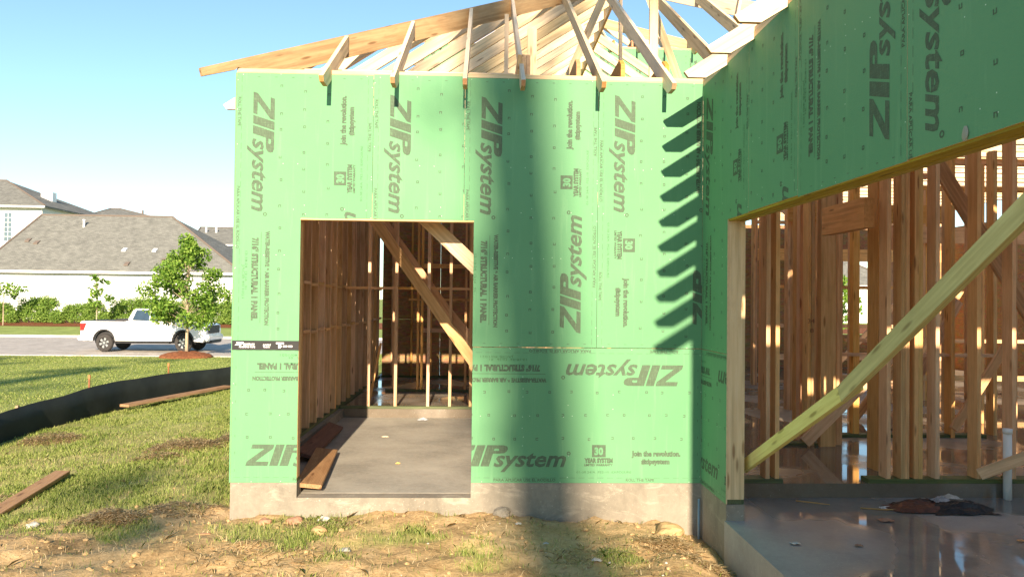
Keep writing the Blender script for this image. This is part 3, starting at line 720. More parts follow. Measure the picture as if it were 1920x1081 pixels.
# ================================================================== GROUND
def gz(x, y):
    x = np.asarray(x, float); y = np.asarray(y, float)
    z = -.30 - .25*smooth(-.5, -5, x) - .31*smooth(8, 26, y)*smooth(2, -2, x) 
    z = z - .16*smooth(3.7, 4.25, x)*smooth(.5, -.2, y) - .06*smooth(-.5, -3, y)
    z = z + .05*smooth(.8, -.1, x)*smooth(-1.0, 1.0, y)*smooth(-1.5, 0, x) 
    z = np.where(y > 24.72, -1.05, z)
    return z
def rough(x, y):
    near = smooth(16, 8, y)*smooth(-8, -5, x)
    dirt = 1 - .6*gmask(x, y)
    return near*dirt*((fbm(x*1.3, y*1.3)-.5)*.16 + (fbm(x*6, y*6, 3)-.5)*.075 + (fbm(x*20+5, y*20, 2)-.5)*.028)
_fc = np.polyfit([3.0, 4.35, 5.7, 7.8, 9.6, 11.1], [-4.62, -4.78, -4.88, -4.76, -4.36, -3.77], 3)
def fence_x(y): return np.polyval(_fc, np.clip(y, 2.0, 13.5)) + np.where(np.asarray(y, float) > 13.5, .75*(np.asarray(y, float)-13.5), 0)
def gmask(x, y):
    x = np.asarray(x, float); y = np.asarray(y, float)
    n = fbm(x*.9+3, y*.9+9, 4)*.7 + fbm(x*3.1, y*3.1, 3)*.3
    bias = .36 + .30*smooth(-.6, 1.6, y)*smooth(.2, -.4, x) + .13*smooth(-1.0, -.4, y)*smooth(-.6, .4, x)*smooth(3.0, 1.0, x) - .14*smooth(1.9, 2.7, x) - .02*smooth(-.7, -2, y)
    bias = bias + .10*np.exp(-((x-1.4)/.9)**2 - ((y+.7)/.5)**2) + .14*np.exp(-((x-3.95)/.25)**2 - ((y+.25)/.3)**2)
    lawn = (x < fence_x(y)) | (y > 12)
    return np.where(lawn, 1.0, smooth(.46, .60, n + bias - .36 + .0*x))
def axis(segs):
    out = []
    for a, b, s in segs: out += list(np.arange(a, b, s))
    return np.array(out + [segs[-1][1]])
gx = axis([(-3000, -300, 450), (-300, -40, 20), (-40, -8, 1.0), (-8, -4.5, .1), (-4.5, 4.9, .04), (4.9, 8, 1.0), (8, 60, 8), (60, 3000, 420)])
gy = axis([(-3000, -200, 400), (-200, -10, 12), (-10, -2.4, .8), (-2.4, 1.0, .04), (1.0, 6, .08), (6, 14, .25), (14, 24.6, .8), (24.6, 24.9, .1), (24.9, 60, 2.5), (60, 300, 24), (300, 3000, 450)])
GX, GY = np.meshgrid(gx, gy)
GZ = gz(GX, GY) + rough(GX, GY)
GZ = np.where((GX > .05) & (GY > .05) & (GX < 14) & (GY < 17), -.8, GZ); GZ = np.where((GX > W+.03) & (GY > -6.6) & (GX < 10.5) & (GY < 1), -.7, GZ)
nx, ny = len(gx), len(gy)
me = bpy.data.meshes.new('ground'); me.vertices.add(nx*ny); me.vertices.foreach_set('co', np.stack([GX, GY, GZ], -1).reshape(-1).astype(np.float32))
ii, jj = np.meshgrid(np.arange(nx-1), np.arange(ny-1)); b0 = (jj*nx+ii).reshape(-1)
Q = np.stack([b0, b0+1, b0+1+nx, b0+nx], -1)
me.loops.add(Q.size); me.loops.foreach_set('vertex_index', Q.reshape(-1).astype(np.int32)); me.polygons.add(len(Q))
me.polygons.foreach_set('loop_start', np.arange(0, Q.size, 4, dtype=np.int32)); me.polygons.foreach_set('loop_total', np.full(len(Q), 4, dtype=np.int32))
me.polygons.foreach_set('use_smooth', np.ones(len(Q), bool))
at = me.attributes.new('grass', 'FLOAT', 'POINT'); at.data.foreach_set('value', gmask(GX, GY).reshape(-1).astype(np.float32))
me.update(calc_edges=True)
def mk_ground():
    m, t, b = newmat('soil_and_turf', .95, .1)
    p = N(t, 'ShaderNodeNewGeometry').outputs['Position']
    n1 = noise(t, p, 1.7, 6, .65); n2 = noise(t, p, 28, 4, .7); n3 = noise(t, p, .35, 3)
    soil = ramp(t, mth(t, 'ADD', mth(t, 'MULTIPLY', n1, .6), mth(t, 'MULTIPLY', n2, .4)), [(.33, (.23, .145, .065)), (.5, (.42, .29, .145)), (.68, (.56, .41, .23))])
    turf = ramp(t, mth(t, 'ADD', mth(t, 'MULTIPLY', n3, .6), mth(t, 'MULTIPLY', n2, .4)), [(.35, (.17, .21, .05)), (.5, (.26, .31, .085)), (.68, (.37, .39, .13))])
    a = N(t, 'ShaderNodeAttribute', attribute_name='grass')
    g = mth(t, 'MULTIPLY', a.outputs['Fac'], 1.0)
    sx = N(t, 'ShaderNodeSeparateXYZ'); t.links.new(p, sx.inputs[0])
    farm = N(t, 'ShaderNodeMapRange'); farm.inputs[1].default_value = 3; farm.inputs[2].default_value = 10; farm.inputs[3].default_value = .55; farm.inputs[4].default_value = 1; t.links.new(sx.outputs['Y'], farm.inputs[0])
    col = mixc(t, mth(t, 'MULTIPLY', g, farm.outputs[0]), soil, turf)
    t.links.new(col, b.inputs['Base Color']); bump(t, b, n2, .7, .02); return m
me.materials.append(mk_ground())
tag(link('ground', me), kind='structure')

# ---- grass blades
def mk_blade(name, lo, mid_, hi):
    m, t, b = newmat(name, .6, .2)
    a = N(t, 'ShaderNodeAttribute', attribute_name='tint'); p = N(t, 'ShaderNodeNewGeometry').outputs['Position']
    f = mth(t, 'ADD', mth(t, 'MULTIPLY', a.outputs['Fac'], .65), mth(t, 'MULTIPLY', noise(t, p, .8, 3), .35))
    c = ramp(t, f, [(.15, lo), (.5, mid_), (.85, hi)]); t.links.new(c, b.inputs['Base Color'])
    tr = N(t, 'ShaderNodeBsdfTranslucent'); t.links.new(c, tr.inputs[0]); mx_ = N(t, 'ShaderNodeMixShader'); mx_.inputs[0].default_value = .35
    t.links.new(b.outputs[0], mx_.inputs[1]); t.links.new(tr.outputs[0], mx_.inputs[2]); t.links.new(mx_.outputs[0], t.nodes['Material Output'].inputs[0]); return m
M['blade'] = mk_blade('grass_blades', (.12, .185, .03), (.25, .32, .07), (.48, .48, .19))
M['straw'] = mk_blade('dry_grass_blades', (.46, .33, .17), (.62, .47, .26), (.78, .63, .38))
def blades(n, xr, yr, hgt, wid, keep, lean=.5):
    x = RNG.uniform(*xr, n); y = RNG.uniform(*yr, n); k = keep(x, y) > RNG.random(n)
    k &= ~((x > -.02) & (y > -.02)) & ~((x > W-.02) & (y > -6.7)) & ~((x > W-.02))
    x = x[k]; y = y[k]; n = len(x); z = gz(x, y)+rough(x, y)-.005
    h = hgt*(.45+RNG.random(n))*(.6+.8*fbm(x*1.7, y*1.7, 2)); a = RNG.uniform(0, 6.283, n); w_ = wid*(.6+.8*RNG.random(n)); l = lean*h*RNG.random(n)*1.6; la = RNG.uniform(0, 6.283, n)
    dx, dy = np.cos(a)*w_/2, np.sin(a)*w_/2
    B = np.stack([x, y, z], -1); s = np.stack([dx, dy, 0*dx], -1); mid_ = np.stack([l*np.cos(la)*.35, l*np.sin(la)*.35, h*.6], -1); tip = np.stack([l*np.cos(la), l*np.sin(la), h*(1-.25*RNG.random(n))], -1)
    V = np.stack([B-s, B+s, B+mid_+s*.75, B+tip, B+mid_-s*.75], 1)
    return V, RNG.random(n)
def stuff(name, V, t, mat): return tag(link(name, fast_mesh(name, V, V.shape[1], mat, t)), kind='stuff')
near_keep = lambda x, y: np.where(x < fence_x(y)+.02, 0, gmask(x, y)**1.5*(.22+.78*smooth(.38, .62, fbm(x*2.3+40, y*2.3, 3))) + .02)
V1, t1 = blades(230000, (-5.0, 4.3), (-2.0, 2.0), .045, .004, near_keep)
V2, t2 = blades(130000, (-5.2, 0.1), (2.0, 12.5), .048, .006, near_keep)
stuff('rough_grass', np.concatenate([V1, V2]), np.concatenate([t1, t2]), M['blade'])
lk = lambda x, y: np.where(x < fence_x(y)-.02, 1.0, np.where(y > 12.5, 1.0, 0))*np.where(y > 24.7, 0, 1)
V3, t3 = blades(170000, (-26, -1.0), (3.0, 24.8), .035, .014, lk, .8)
stuff('lawn_grass', V3, t3, M['blade'])
# dry tufts / hay heaps
def heap(cx, cy, r, n, h):
    a = RNG.uniform(0, 6.283, n); q = r*np.sqrt(RNG.random(n)); x = cx+q*np.cos(a)*1.25; y = cy+q*np.sin(a)*.7
    z0 = gz(x, y)+rough(x, y)+h*(1-(q/r)**2)*RNG.random(n); L = RNG.uniform(.03, .09, n); b = RNG.uniform(0, 6.283, n); e = RNG.uniform(-.1, .4, n); w_ = .0035
    d = np.stack([np.cos(b)*L, np.sin(b)*L, e*L], -1); s = np.stack([-np.sin(b)*w_, np.cos(b)*w_, 0*b], -1); B = np.stack([x, y, z0], -1)
    sag = np.stack([0*b, 0*b, -L*.15], -1)
    return np.stack([B-s, B+s, B+d*.5+s, B+d+sag, B+d*.5-s], 1), RNG.random(n)
hv = []; ht = []
for c in ((-1.65, 3.2, .42, 2400, .15), (-1.0, 3.6, .38, 1800, .13), (-1.75, 2.6, .25, 700, .08), (-4.15, 4.6, .42, 1800, .14), (-.99, -.16, .26, 1500, .10), (-.3, 2.6, .25, 500, .06), (3.75, -.72, .22, 900, .06), (4.05, -1.0, .2, 900, .05), (-.5, .1, .3, 700, .05), (-2.6, .9, .3, 500, .04), (0.9, -.25, .3, 400, .03), (-.3, 2.3, .3, 700, .06), (3.2, -1.0, .4, 350, .02), (.6, -1.1, .4, 400, .02)):
    v, t_ = heap(*c); hv.append(v); ht.append(t_)
V4, t4 = blades(26000, (-5, 4.2), (-2, 5), .04, .004, lambda x, y: .5*(1-.5*gmask(x, y)), 1.2)
tag(stuff('dry_grass_heaps', np.concatenate(hv+[V4]), np.concatenate(ht+[t4]), M['straw']), kind='stuff')
# clods and stones
def stones(n, xr, yr, smin, smax, keep, mat, name):
    V = []; F = []
    base = [(0,0,1),(.9,0,.35),(.28,.85,.35),(-.72,.53,.35),(-.72,-.53,.35),(.28,-.85,.35),(.72,.5,-.4),(-.28,.85,-.4),(-.9,0,-.4),(-.28,-.85,-.4),(.72,-.5,-.4),(0,0,-.8)]
    tri = [(0,1,2),(0,2,3),(0,3,4),(0,4,5),(0,5,1),(1,6,2),(2,7,3),(3,8,4),(4,9,5),(5,10,1),(6,7,2),(7,8,3),(8,9,4),(9,10,5),(10,6,1),(11,7,6),(11,8,7),(11,9,8),(11,10,9),(11,6,10)]
    for i in range(n):
        x = RNG.uniform(*xr); y = RNG.uniform(*yr)
        if (x > -.03 and y > -.03) or x > W-.03 or RNG.random() > keep(x, y): continue
        s = smin+(smax-smin)*RNG.random()**3; z = float(gz(x, y)+rough(x, y)); sc = s*RNG.uniform(.6, 1.2, 3); r = RNG.random()*6.28
        b = len(V)
        for p in base:
            j = 1+RNG.uniform(-.25, .25); px, py, pz = p[0]*sc[0]*j, p[1]*sc[1]*j, p[2]*sc[2]*j*.75
            V.append((x+px*math.cos(r)-py*math.sin(r), y+px*math.sin(r)+py*math.cos(r), z+pz*.8+s*.15))
        F += [tuple(b+k for k in f) for f in tri]
    return tag(link(name, mesh(name, V, F, mat)), kind='stuff')
M['clod'] = simple('soil_clods', (.42, .285, .14), .95, .1, 0, .35, 5, .5)
M['stone'] = simple('grey_stones', (.48, .44, .38), .8, .2, 0, .3, 6)
stones(1500, (-3.5, 4.2), (-1.9, 1.0), .005, .032, lambda x, y: .9*(1-gmask(x, y)*.8), M['clod'], 'soil_clods')
stones(110, (-3.5, 4.2), (-1.9, 1.2), .005, .02, lambda x, y: .8, M['stone'], 'pebbles')
def rock(label, x, y, s, mat, sq=.6, name='rock', cat='rock'):
    bm = bmesh.new(); bmesh.ops.create_icosphere(bm, subdivisions=3, radius=1)
    sd_ = random.random()*50
    for v in bm.verts:
        n_ = float(fbm(v.co.x*1.5+sd_, v.co.y*1.5+v.co.z*1.3, 3)); v.co *= s*(.65+.7*n_); v.co.z *= sq
    me = bpy.data.meshes.new(name); bm.to_mesh(me); bm.free(); me.materials.append(mat)
    o = link(name, me, None, (x, y, float(gz(x, y)+rough(x, y))+s*sq*.25)); return tag(o, label, cat)
M['palestone'] = simple('pale_lime_rock', (.42, .40, .35), .9, .1, 0, .15, 8, .4); M['redstone'] = simple('reddish_brick_stone', (.34, .19, .12), .9, .1, 0, .25, 8, .4)
rock('white lime rock on the dirt below the doorway', 1.17, -.85, .055, M['palestone']); rock('pale rock in the dry grass at lower left', -1.6, -.18, .05, M['palestone'])
rock('brown stone against the foundation left of the doorway', .62, -.16, .07, M['redstone']); rock('small reddish stone by the corner of the doorway', .37, -.2, .055, M['redstone'])
rock('grey stone close to the wall under the doorway', .86, -.12, .06, M['stone']); rock('round tan clod right of the dirt by the garage wall', 3.85, -.33, .12, M['clod'], .7); rock('tan clod in front of the doorway', .9, -.5, .07, M['clod'], .7)
rock('lump of spilled concrete against the foundation right of the doorway', 2.42, -.02, .085, M['conc'], .7, 'concrete_lump', 'rubble')
# conduit at the inner corner
o = MB().tube([(W-.028, -.045, -.75), (W-.028, -.045, -.13)], [.011, .011], 10).build('conduit', simple('grey_conduit', (.22, .30, .33), .4), None, sm=True); tag(o, 'thin grey conduit rising at the inner corner of the foundation', 'pipe')

def g3(x, y, d=0): return (x, y, float(gz(x, y))+d)
plank('weathered plank lying on the grass at the left edge', (-2.22, .62, float(gz(-2.2, .6))+.06), 2.0, .15, .04, math.radians(97), M['old'], math.radians(-2), .06)
plank('long brown board beside the black silt fence', (-4.47, 9.85, float(gz(-4.4, 9.9))+.10), 3.2, .09, .04, math.radians(70), M['old'], 0, .1)
plank('second board lying flat beside the silt fence', (-4.12, 9.25, float(gz(-4.1, 9.2))+.10), 3.3, .2, .05, math.radians(75), M['old'])
plank('orange-brown plank sticking out of the doorway, one edge sunlit', (.575, .93, -.06), 1.62, .235, .038, math.radians(96), M['old'], 0, math.radians(7))
plank('dark red plank lying behind it in the shade of the doorway', (.30, 2.35, -.05), 1.9, .20, .038, math.radians(91), M['red'], 0, math.radians(20))
plank('small pale wood offcut on the dirt in the foreground', (.46, -.89, float(gz(.46, -.89))+.03), .26, .03, .018, math.radians(18), M['rafter'])
plank('tiny orange wood chip in the foreground dirt', (-.03, -.55, float(gz(-.1, -.88))+.02), .12, .035, .012, math.radians(5), M['end'])
for x, y, lb in ((-6.03, 10.4, 'short orange survey stake on the lawn, left one'), (-6.0, 14.7, 'short survey stake on the lawn nearer the tree')):
    s = thing('survey_stake', lb, 'stake', (x-.9, y+.6, float(gz(x-.9, y+.6))))
    MB().box(-.02, .02, -.01, .01, -.1, .36).build('stake_shaft', M['red'], s); MB().box(-.024, .024, -.014, .014, .28, .37).build('painted_tip', simple('faded_orange_paint', (.45, .16, .06)), s)

# ---- silt fence
M['silt'] = simple('black_silt_fabric', (.014, .018, .016), .7, .25, 0, .3, 3, .3)
sf = thing('silt_fence', 'low black silt fence curving along the edge of the lawn', 'fence', (-4.6, 7, float(gz(-4.6, 7))))
V = []; F = []
yy = np.arange(-3.5, 15.0, .12)
for i, y in enumerate(yy):
    x = float(fence_x(y)) + .02*math.sin(y*2.1)+.015*math.sin(y*5.3); zg = float(gz(x, y))
    top = float(np.interp(y, [4, 8, 12], [.43, .56, .52]))+.012*math.sin(y*2.7+1); b_ = .025*math.sin(y*2.3)
    for d in (0, .004): V += [(x+d-.02+b_*.4, y, zg-.08), (x+d+b_*.6, y, zg+top*.5), (x+d-.03, y, zg+top)]
    if i:
        a = (i-1)*6; c = i*6
        F += [(a, c, c+1, a+1), (a+1, c+1, c+2, a+2), (a+3, a+4, c+4, c+3), (a+4, a+5, c+5, c+4), (a+2, c+2, c+5, a+5)]
me = mesh('fabric', V, F, M['silt'], None, True); me.transform(Matrix.Translation(-sf.location)); link('fabric', me, sf)
for y in (-2, .4, 2.7, 5.0, 7.2, 9.4, 11.6, 14):
    x = float(fence_x(y))-.06; MB().box(x-.02, x+.02, y-.02, y+.02, float(gz(x, y))-.1, float(gz(x, y))+.5).build('stake', M['old'], sf, tuple(-sf.location))

# ================================================================== ROAD SIDE
RZ = -.85
M['road'] = mk_conc('road_concrete', (.42, .38, .33)); M['asph'] = mk_conc('kerb_concrete', (.5, .47, .42))
tag(MB().add([(-300, 25.0, RZ), (300, 25.0, RZ), (300, 38.5, RZ), (-300, 38.5, RZ)], [(0, 1, 2, 3)]).build('road', M['road']), kind='structure')
tag(MB().box(-300, 300, 24.75, 25.0, -.9, RZ+.03).box(-300, 300, 38.5, 38.8, -.9, RZ+.13).build('kerb', M['asph'], None, bevel=.02), kind='structure')
M['mulch'] = simple('red_brown_mulch', (.19, .075, .035), .95, .1, 0, .45, 12, .8)
M['turf'] = simple('far_turf', (.26, .32, .09), .95, .1, 0, .3, 1.2, .5)
tag(MB().add([(-300, 38.8, RZ+.12), (300, 38.8, RZ+.12), (300, 47, RZ+.3), (-300, 47, RZ+.3)], [(0, 1, 2, 3)]).build('verge', M['turf']), kind='structure')
tag(MB().add([(-300, 47, RZ+.31), (300, 47, RZ+.31), (300, 52, RZ+.6), (-300, 52, RZ+.6)], [(0, 1, 2, 3)]).build('mulch_bed', M['mulch']), kind='structure')
tag(MB().add([(-300, 52, RZ+.6), (300, 52, RZ+.6), (300, 300, RZ+.8), (-300, 300, RZ+.8)], [(0, 1, 2, 3)]).build('far_ground', M['turf']), kind='structure')

# ---- trees
M['bark'] = simple('grey_brown_bark', (.20, .15, .10), .9, .1, 0, .3, 9, .5); M['palebark'] = simple('pale_smooth_bark', (.36, .29, .20), .85, .1, 0, .25, 6, .3)
M['leaf'] = mk_blade('bright_green_leaves', (.07, .16, .018), (.15, .28, .035), (.30, .42, .08))
M['leafd'] = mk_blade('hedge_leaves', (.09, .18, .03), (.18, .30, .05), (.34, .46, .11))
M['pine'] = mk_blade('pine_needles', (.04, .09, .02), (.07, .14, .03), (.12, .2, .05))
def leaf_mesh(name, centers, radii, n_each, size, mat, flat=1.0, rng=None):
    rng = rng or RNG; P = []
    for c, r in zip(centers, radii):
        n = max(4, int(n_each*(r/np.mean(radii))**2)); d = rng.normal(size=(n, 3)); d /= np.linalg.norm(d, axis=1)[:, None]
        P.append(np.array(c) + d*(r*rng.random(n)**.45)[:, None]*np.array([1, 1, flat]))
    P = np.concatenate(P); n = len(P); a = rng.normal(size=(n, 3)); a /= np.linalg.norm(a, axis=1)[:, None]
    b = np.cross(a, rng.normal(size=(n, 3))); b /= np.linalg.norm(b, axis=1)[:, None]; s = (size*(.6+.8*rng.random(n)))[:, None]
    V = np.stack([P-a*s*.5, P+b*s*.32, P+a*s*.5, P-b*s*.32], 1)
    return fast_mesh(name, V, 4, mat, rng.random(n))
def tree(name, label, loc, H, cr, trunk_r, n_clump, leaves, lsize, shape, barkm='bark', leafm='leaf', cb=.3, seed=1, cat='tree', group=None, flat=.8, csize=.24, taper=.85, lean=0):
    rg = np.random.default_rng(seed); root = thing(name, label, cat, loc, group)
    mb = MB(); pts = [(0, 0, -.2)]; 
    for k in range(1, 9): pts.append((.05*trunk_r*10*math.sin(k*1.3+seed)*k/8, .04*trunk_r*10*math.cos(k*1.7+seed)*k/8, H*.94*k/8))
    if lean: pts = [(lean*p_[2], 0, p_[2]) for p_ in pts]
    mb.tube(pts, [trunk_r*(1-taper*k/8) for k in range(9)], 8); cs = []; rs = []
    for i in range(n_clump):
        t = (i+.5)/n_clump; z = H*(cb+(1-cb)*t); R = cr*shape(t); a = rg.uniform(0, 6.283); q = R*math.sqrt(rg.uniform(.12, 1))
        c = (q*math.cos(a)+lean*z, q*math.sin(a), z); cs.append(c); rs.append(cr*csize*rg.uniform(.6, 1.25)*(.6+.4*shape(t)))
        if q > .15*cr: mb.tube([(lean*z if lean else pts[4][0]*.5, pts[4][1]*.5, (z-q*.25) if lean or leafm == 'pine' else H*cb*.7+(z-H*cb)*.72), (c[0]*.55, c[1]*.55, z-q*.25), c], [trunk_r*.22, trunk_r*.13, trunk_r*.05], 5, 0, False)
    mb.build('trunk', M[barkm], root, sm=True)
    link('crown', leaf_mesh('crown', cs, rs, leaves, lsize, M[leafm], flat, rg), root); return root
egg = lambda t: max(.12, math.sin(math.pi*min(1, (t*.92+.13)))**.8) * (1-.35*t)
def at(px, py, z):   # view-derived spot on a level of height z (used once, to place things on their ground)
    D = (1.646-z)*1393/(py-(562-.0108*(906-px)*1.0)); return 2.2304+(px-906)*D/1393, D-6.7219
yt = 24.4; xt = 2.2304+tn(352)*(yt+6.72)
tree('young_tree', 'young leafy street tree with a slim trunk in front of the pickup', (xt, yt, RZ+.05), 4.85, 1.80, .075, 54, 230, .115, egg, 'palebark', 'leaf', .28, 4, csize=.27)
bm = bmesh.new(); bmesh.ops.create_icosphere(bm, subdivisions=4, radius=1)
for v in bm.verts:
    n_ = float(fbm(v.co.x*5+3, v.co.y*5, 3)); v.co = Vector((v.co.x*1.05, v.co.y*.9, max(v.co.z, -.1)*.22*(.8+.5*n_)))
me = bpy.data.meshes.new('mulch_ring'); bm.to_mesh(me); bm.free(); me.materials.append(M['mulch']); tag(link('mulch_ring', me, None, (xt, yt-.05, RZ+.02)), 'mound of red-brown mulch round the foot of the young tree', 'mulch')
tree('small_tree', 'thin sparse ornamental tree in front of the white house', (2.2304+tn(182)*53.5, 46.8, RZ+.3), 3.6, .95, .05, 16, 34, .2, lambda t: .5+.5*math.sin(t*5)**2, 'palebark', 'leaf', .4, 9, csize=.3)
tree('small_tree', 'low flat-topped shrub tree at the left edge before the white house', (2.2304+tn(5)*54, 47.4, RZ+.3), 2.9, 1.3, .05, 12, 40, .2, lambda t: .9, 'palebark', 'leaf', .7, 12, csize=.3)
# hedge
sh = []
for s_ in range(3):
    rg = np.random.default_rng(60+s_); cs = [(rg.uniform(-.62, .62), rg.uniform(-.4, .4), rg.uniform(.25, 1.35+.12*s_)) for _ in range(30)]
    sh.append(leaf_mesh('foliage', cs, [rg.uniform(.24, .42) for _ in cs], 170, .105, M['leafd'], 1, rg))
pos_words = ['under the white house wall']
hx = -35.5; i = 0
hedge_lab = {}
while hx < -12.5:
    o = thing('hedge_shrub', 'leafy green hedge shrub in the row along the white house', 'shrub', (hx, 49.5+random.uniform(-.2, .2), RZ+.42), 'hedge shrubs along the white house')
    link('foliage', sh[i % 3], o).scale = (1, 1, random.uniform(.85, 1.12))
    MB().tube([(0, 0, -.2), (.02, .03, .9)], [.05, .02], 6).build('stem', M['bark'], o); hx += 1.12; i += 1

# ---- houses
def mk_roof():
    m, t, b = newmat('grey_asphalt_shingles', .9, .15); p = N(t, 'ShaderNodeNewGeometry').outputs['Position']
    br = N(t, 'ShaderNodeTexBrick'); mp = N(t, 'ShaderNodeMapping'); mp.inputs['Scale'].default_value = (1, 1, 1)
    sx = N(t, 'ShaderNodeSeparateXYZ'); t.links.new(p, sx.inputs[0]); cx = N(t, 'ShaderNodeCombineXYZ')
    t.links.new(mth(t, 'ADD', sx.outputs[0], mth(t, 'MULTIPLY', sx.outputs[1], .35)), cx.inputs[0]); t.links.new(mth(t, 'MULTIPLY', sx.outputs[2], 1.7), cx.inputs[1]); t.links.new(cx.outputs[0], br.inputs['Vector'])
    br.inputs['Scale'].default_value = 3.2; br.inputs['Color1'].default_value = (.150, .153, .140, 1); br.inputs['Color2'].default_value = (.205, .207, .190, 1); br.inputs['Mortar'].default_value = (.10, .10, .095, 1)
    br.inputs['Mortar Size'].default_value = .02; br.inputs['Brick Width'].default_value = .9; br.inputs['Row Height'].default_value = .5
    n = noise(t, p, 1.2, 6, .75); c = mixc(t, .8, br.outputs['Color'], ramp(t, n, [(.3, (.72, .72, .72)), (.7, (1.15, 1.15, 1.12))]), 'MULTIPLY')
    t.links.new(c, b.inputs['Base Color']); return m
M['shingle'] = mk_roof()
def mk_siding():
    m, t, b = newmat('white_lap_siding', .6, .3); p = N(t, 'ShaderNodeNewGeometry').outputs['Position']
    sx = N(t, 'ShaderNodeSeparateXYZ'); t.links.new(p, sx.inputs[0]); s = mth(t, 'FRACT', mth(t, 'MULTIPLY', sx.outputs[2], 5.2))
    c = ramp(t, s, [(.0, (.52, .55, .58)), (.1, (.78, .79, .78)), (1, (.82, .82, .80))]); n = noise(t, p, .6, 4)
    t.links.new(mixc(t, .12, c, n, 'MULTIPLY'), b.inputs['Base Color']); return m
M['siding'] = mk_siding(); M['trim'] = simple('white_trim', (.82, .82, .80), .5, .3, 0, .03); M['darkroof'] = simple('ridge_cap', (.15, .12, .10), .9)
M['glass'] = simple('window_glass', (.10, .14, .17), .08, .6, 0, .2, 2); M['metal'] = simple('vent_metal', (.55, .57, .6), .4, .5); M['shut'] = simple('pale_blue_shutter', (.62, .66, .66), .6)
def hip_roof(root, x0, x1, y0, y1, ze, zr, rx0, rx1, ry, over=.45, name='roof'):
    """four-slope roof with thickness; ridge from rx0 to rx1 at y=ry"""
    a = [(x0-over, y0-over, ze), (x1+over, y0-over, ze), (x1+over, y1+over, ze), (x0-over, y1+over, ze), (rx0, ry, zr), (rx1, ry, zr)]
    b = [(p[0], p[1], p[2]-.12) for p in a]; L = Vector(root.location)
    fs = [(0, 1, 5, 4), (1, 2, 5), (2, 3, 4, 5), (3, 0, 4)]; fs2 = [tuple(6+i for i in reversed(f)) for f in fs] + [(1, 0, 6, 7), (2, 1, 7, 8), (3, 2, 8, 9), (0, 3, 9, 6)]
    o = MB().add(a+b, fs+fs2).build(name, M['shingle'], root, tuple(-L))
    MB().box(x0-over-.02, x1+over+.02, y0-over-.1, y0-over-.003, ze-.2, ze-.02).build('gutter', M['trim'], root, tuple(-L))
    caps = MB()
    for p, q in (((rx0, ry, zr), (rx1, ry, zr)), (a[0], a[4]), (a[1], a[5])): caps.tube([Vector(p)+Vector((0, 0, .02)), Vector(q)+Vector((0, 0, .02))], [.09, .09], 6)
    caps.build('ridge_cap', M['darkroof'], o); return o
def window(root, x0, x1, z0, z1, y, panes=2, shut=False, glass='glass'):
    L = Vector(root.location); f = MB(); t_ = .07
    f.box(x0-t_, x1+t_, y-.06, y+.0, z1, z1+t_).box(x0-t_, x1+t_, y-.08, y, z0-t_, z0).box(x0-t_, x0, y-.06, y, z0, z1).box(x1, x1+t_, y-.06, y, z0, z1)
    for k in range(1, panes): xx = x0+(x1-x0)*k/panes; f.box(xx-.015, xx+.015, y-.05, y, z0, z1)
    for k in range(1, 6): zz = z0+(z1-z0)*k/6; f.box(x0, x1, y-.045-(.02 if k == 3 else 0), y, zz-.014, zz+.014)
    fr = f.build('window', M['trim'], root, tuple(-L)); MB().box(x0, x1, y-.025, y-.01, z0, z1).build('pane', M[glass], fr)
hA = thing('white_house', 'low white house with a broad grey shingle roof across the road', 'house', (-20, 54, RZ))
K = 60.7/1393
def hxp(px, Y=54): return 2.2304+tn(px)*(Y+6.72)
def hzp(px, py, Y=54): return 1.646+((562-.0108*(906-px))-py)*(Y+6.72)*(.99926+.0384*tn(px))/1393
ze = hzp(200, 508, 53.5); zr = hzp(200, 404, 60.5)
xl, xr_ = hxp(-30), hxp(446)
MB().box(xl, xr_, 54, 68, RZ-.2, ze-.05).build('wall', M['siding'], hA, tuple(-hA.location))
rfA = hip_roof(hA, xl, xr_, 54, 68, ze, zr, hxp(72, 60.5), hxp(318, 60.5), 60.8)
for px0, px1, py0, py1 in ((35, 55, 522, 562), (130, 152, 522, 560), (193, 216, 522, 575)):
    window(hA, hxp(px0), hxp(px1), hzp(px0, py1), hzp(px0, py0), 53.99, 2, False, 'shut')
def on_roof(px, t): return (hxp(px, 53.5+7.3*t), 53.5+7.3*t, ze+(zr-ze)*t)
for px, t, kind in ((52, .52, 0), (68, .48, 0), (233, .37, 1), (290, .37, 1), (307, .2, 0), (238, .13, 0), (155, .78, 2)):
    x, y, z = on_roof(px, t); mb = MB()
    if kind == 2: mb.tube([(x, y, z-.1), (x, y, z+.55)], [.09, .09], 8).tube([(x, y, z+.55), (x, y, z+.63)], [.15, .13], 8)
    else: mb.prism([(y-.3, z-.2), (y-.3, z-.10), (y+.1, z+.14), (y+.35, z+.12)], x-.17, x+.17, 'x')
    mb.build('roof_vent', M['metal'] if kind else M['darkroof'], rfA, )
hB = thing('two_storey_house', 'white two-storey house with a grey roof at the left edge', 'house', (-50, 70, RZ))
YB = 69
def rB(px, py, Y): return (hxp(px, Y), Y, hzp(px, py, Y))
xw = hxp(76, YB)
zB = hzp(40, 386, YB)
MB().box(xw-16, xw, YB, YB+14, RZ, zB).build('wall', M['siding'], hB, tuple(-hB.location))
window(hB, hxp(6, YB), hxp(20, YB), hzp(10, 452, YB), hzp(10, 399, YB), YB-.01, 2, True)
rfB = hip_roof(hB, xw-16, xw, YB, YB+14, zB, hzp(0, 335, YB+6), xw-13, hxp(8, YB+7), YB+7, .6)
x, y = hxp(88, YB+6), YB+6; MB().box(x-.6, x+.6, y-.4, y+.4, hzp(88, 380, y), hzp(88, 361, y)).build('chimney', M['trim'], rfB)
hC = thing('distant_house', 'distant grey hipped roof peeking over the ridge of the white house', 'house', (-36, 90, RZ))
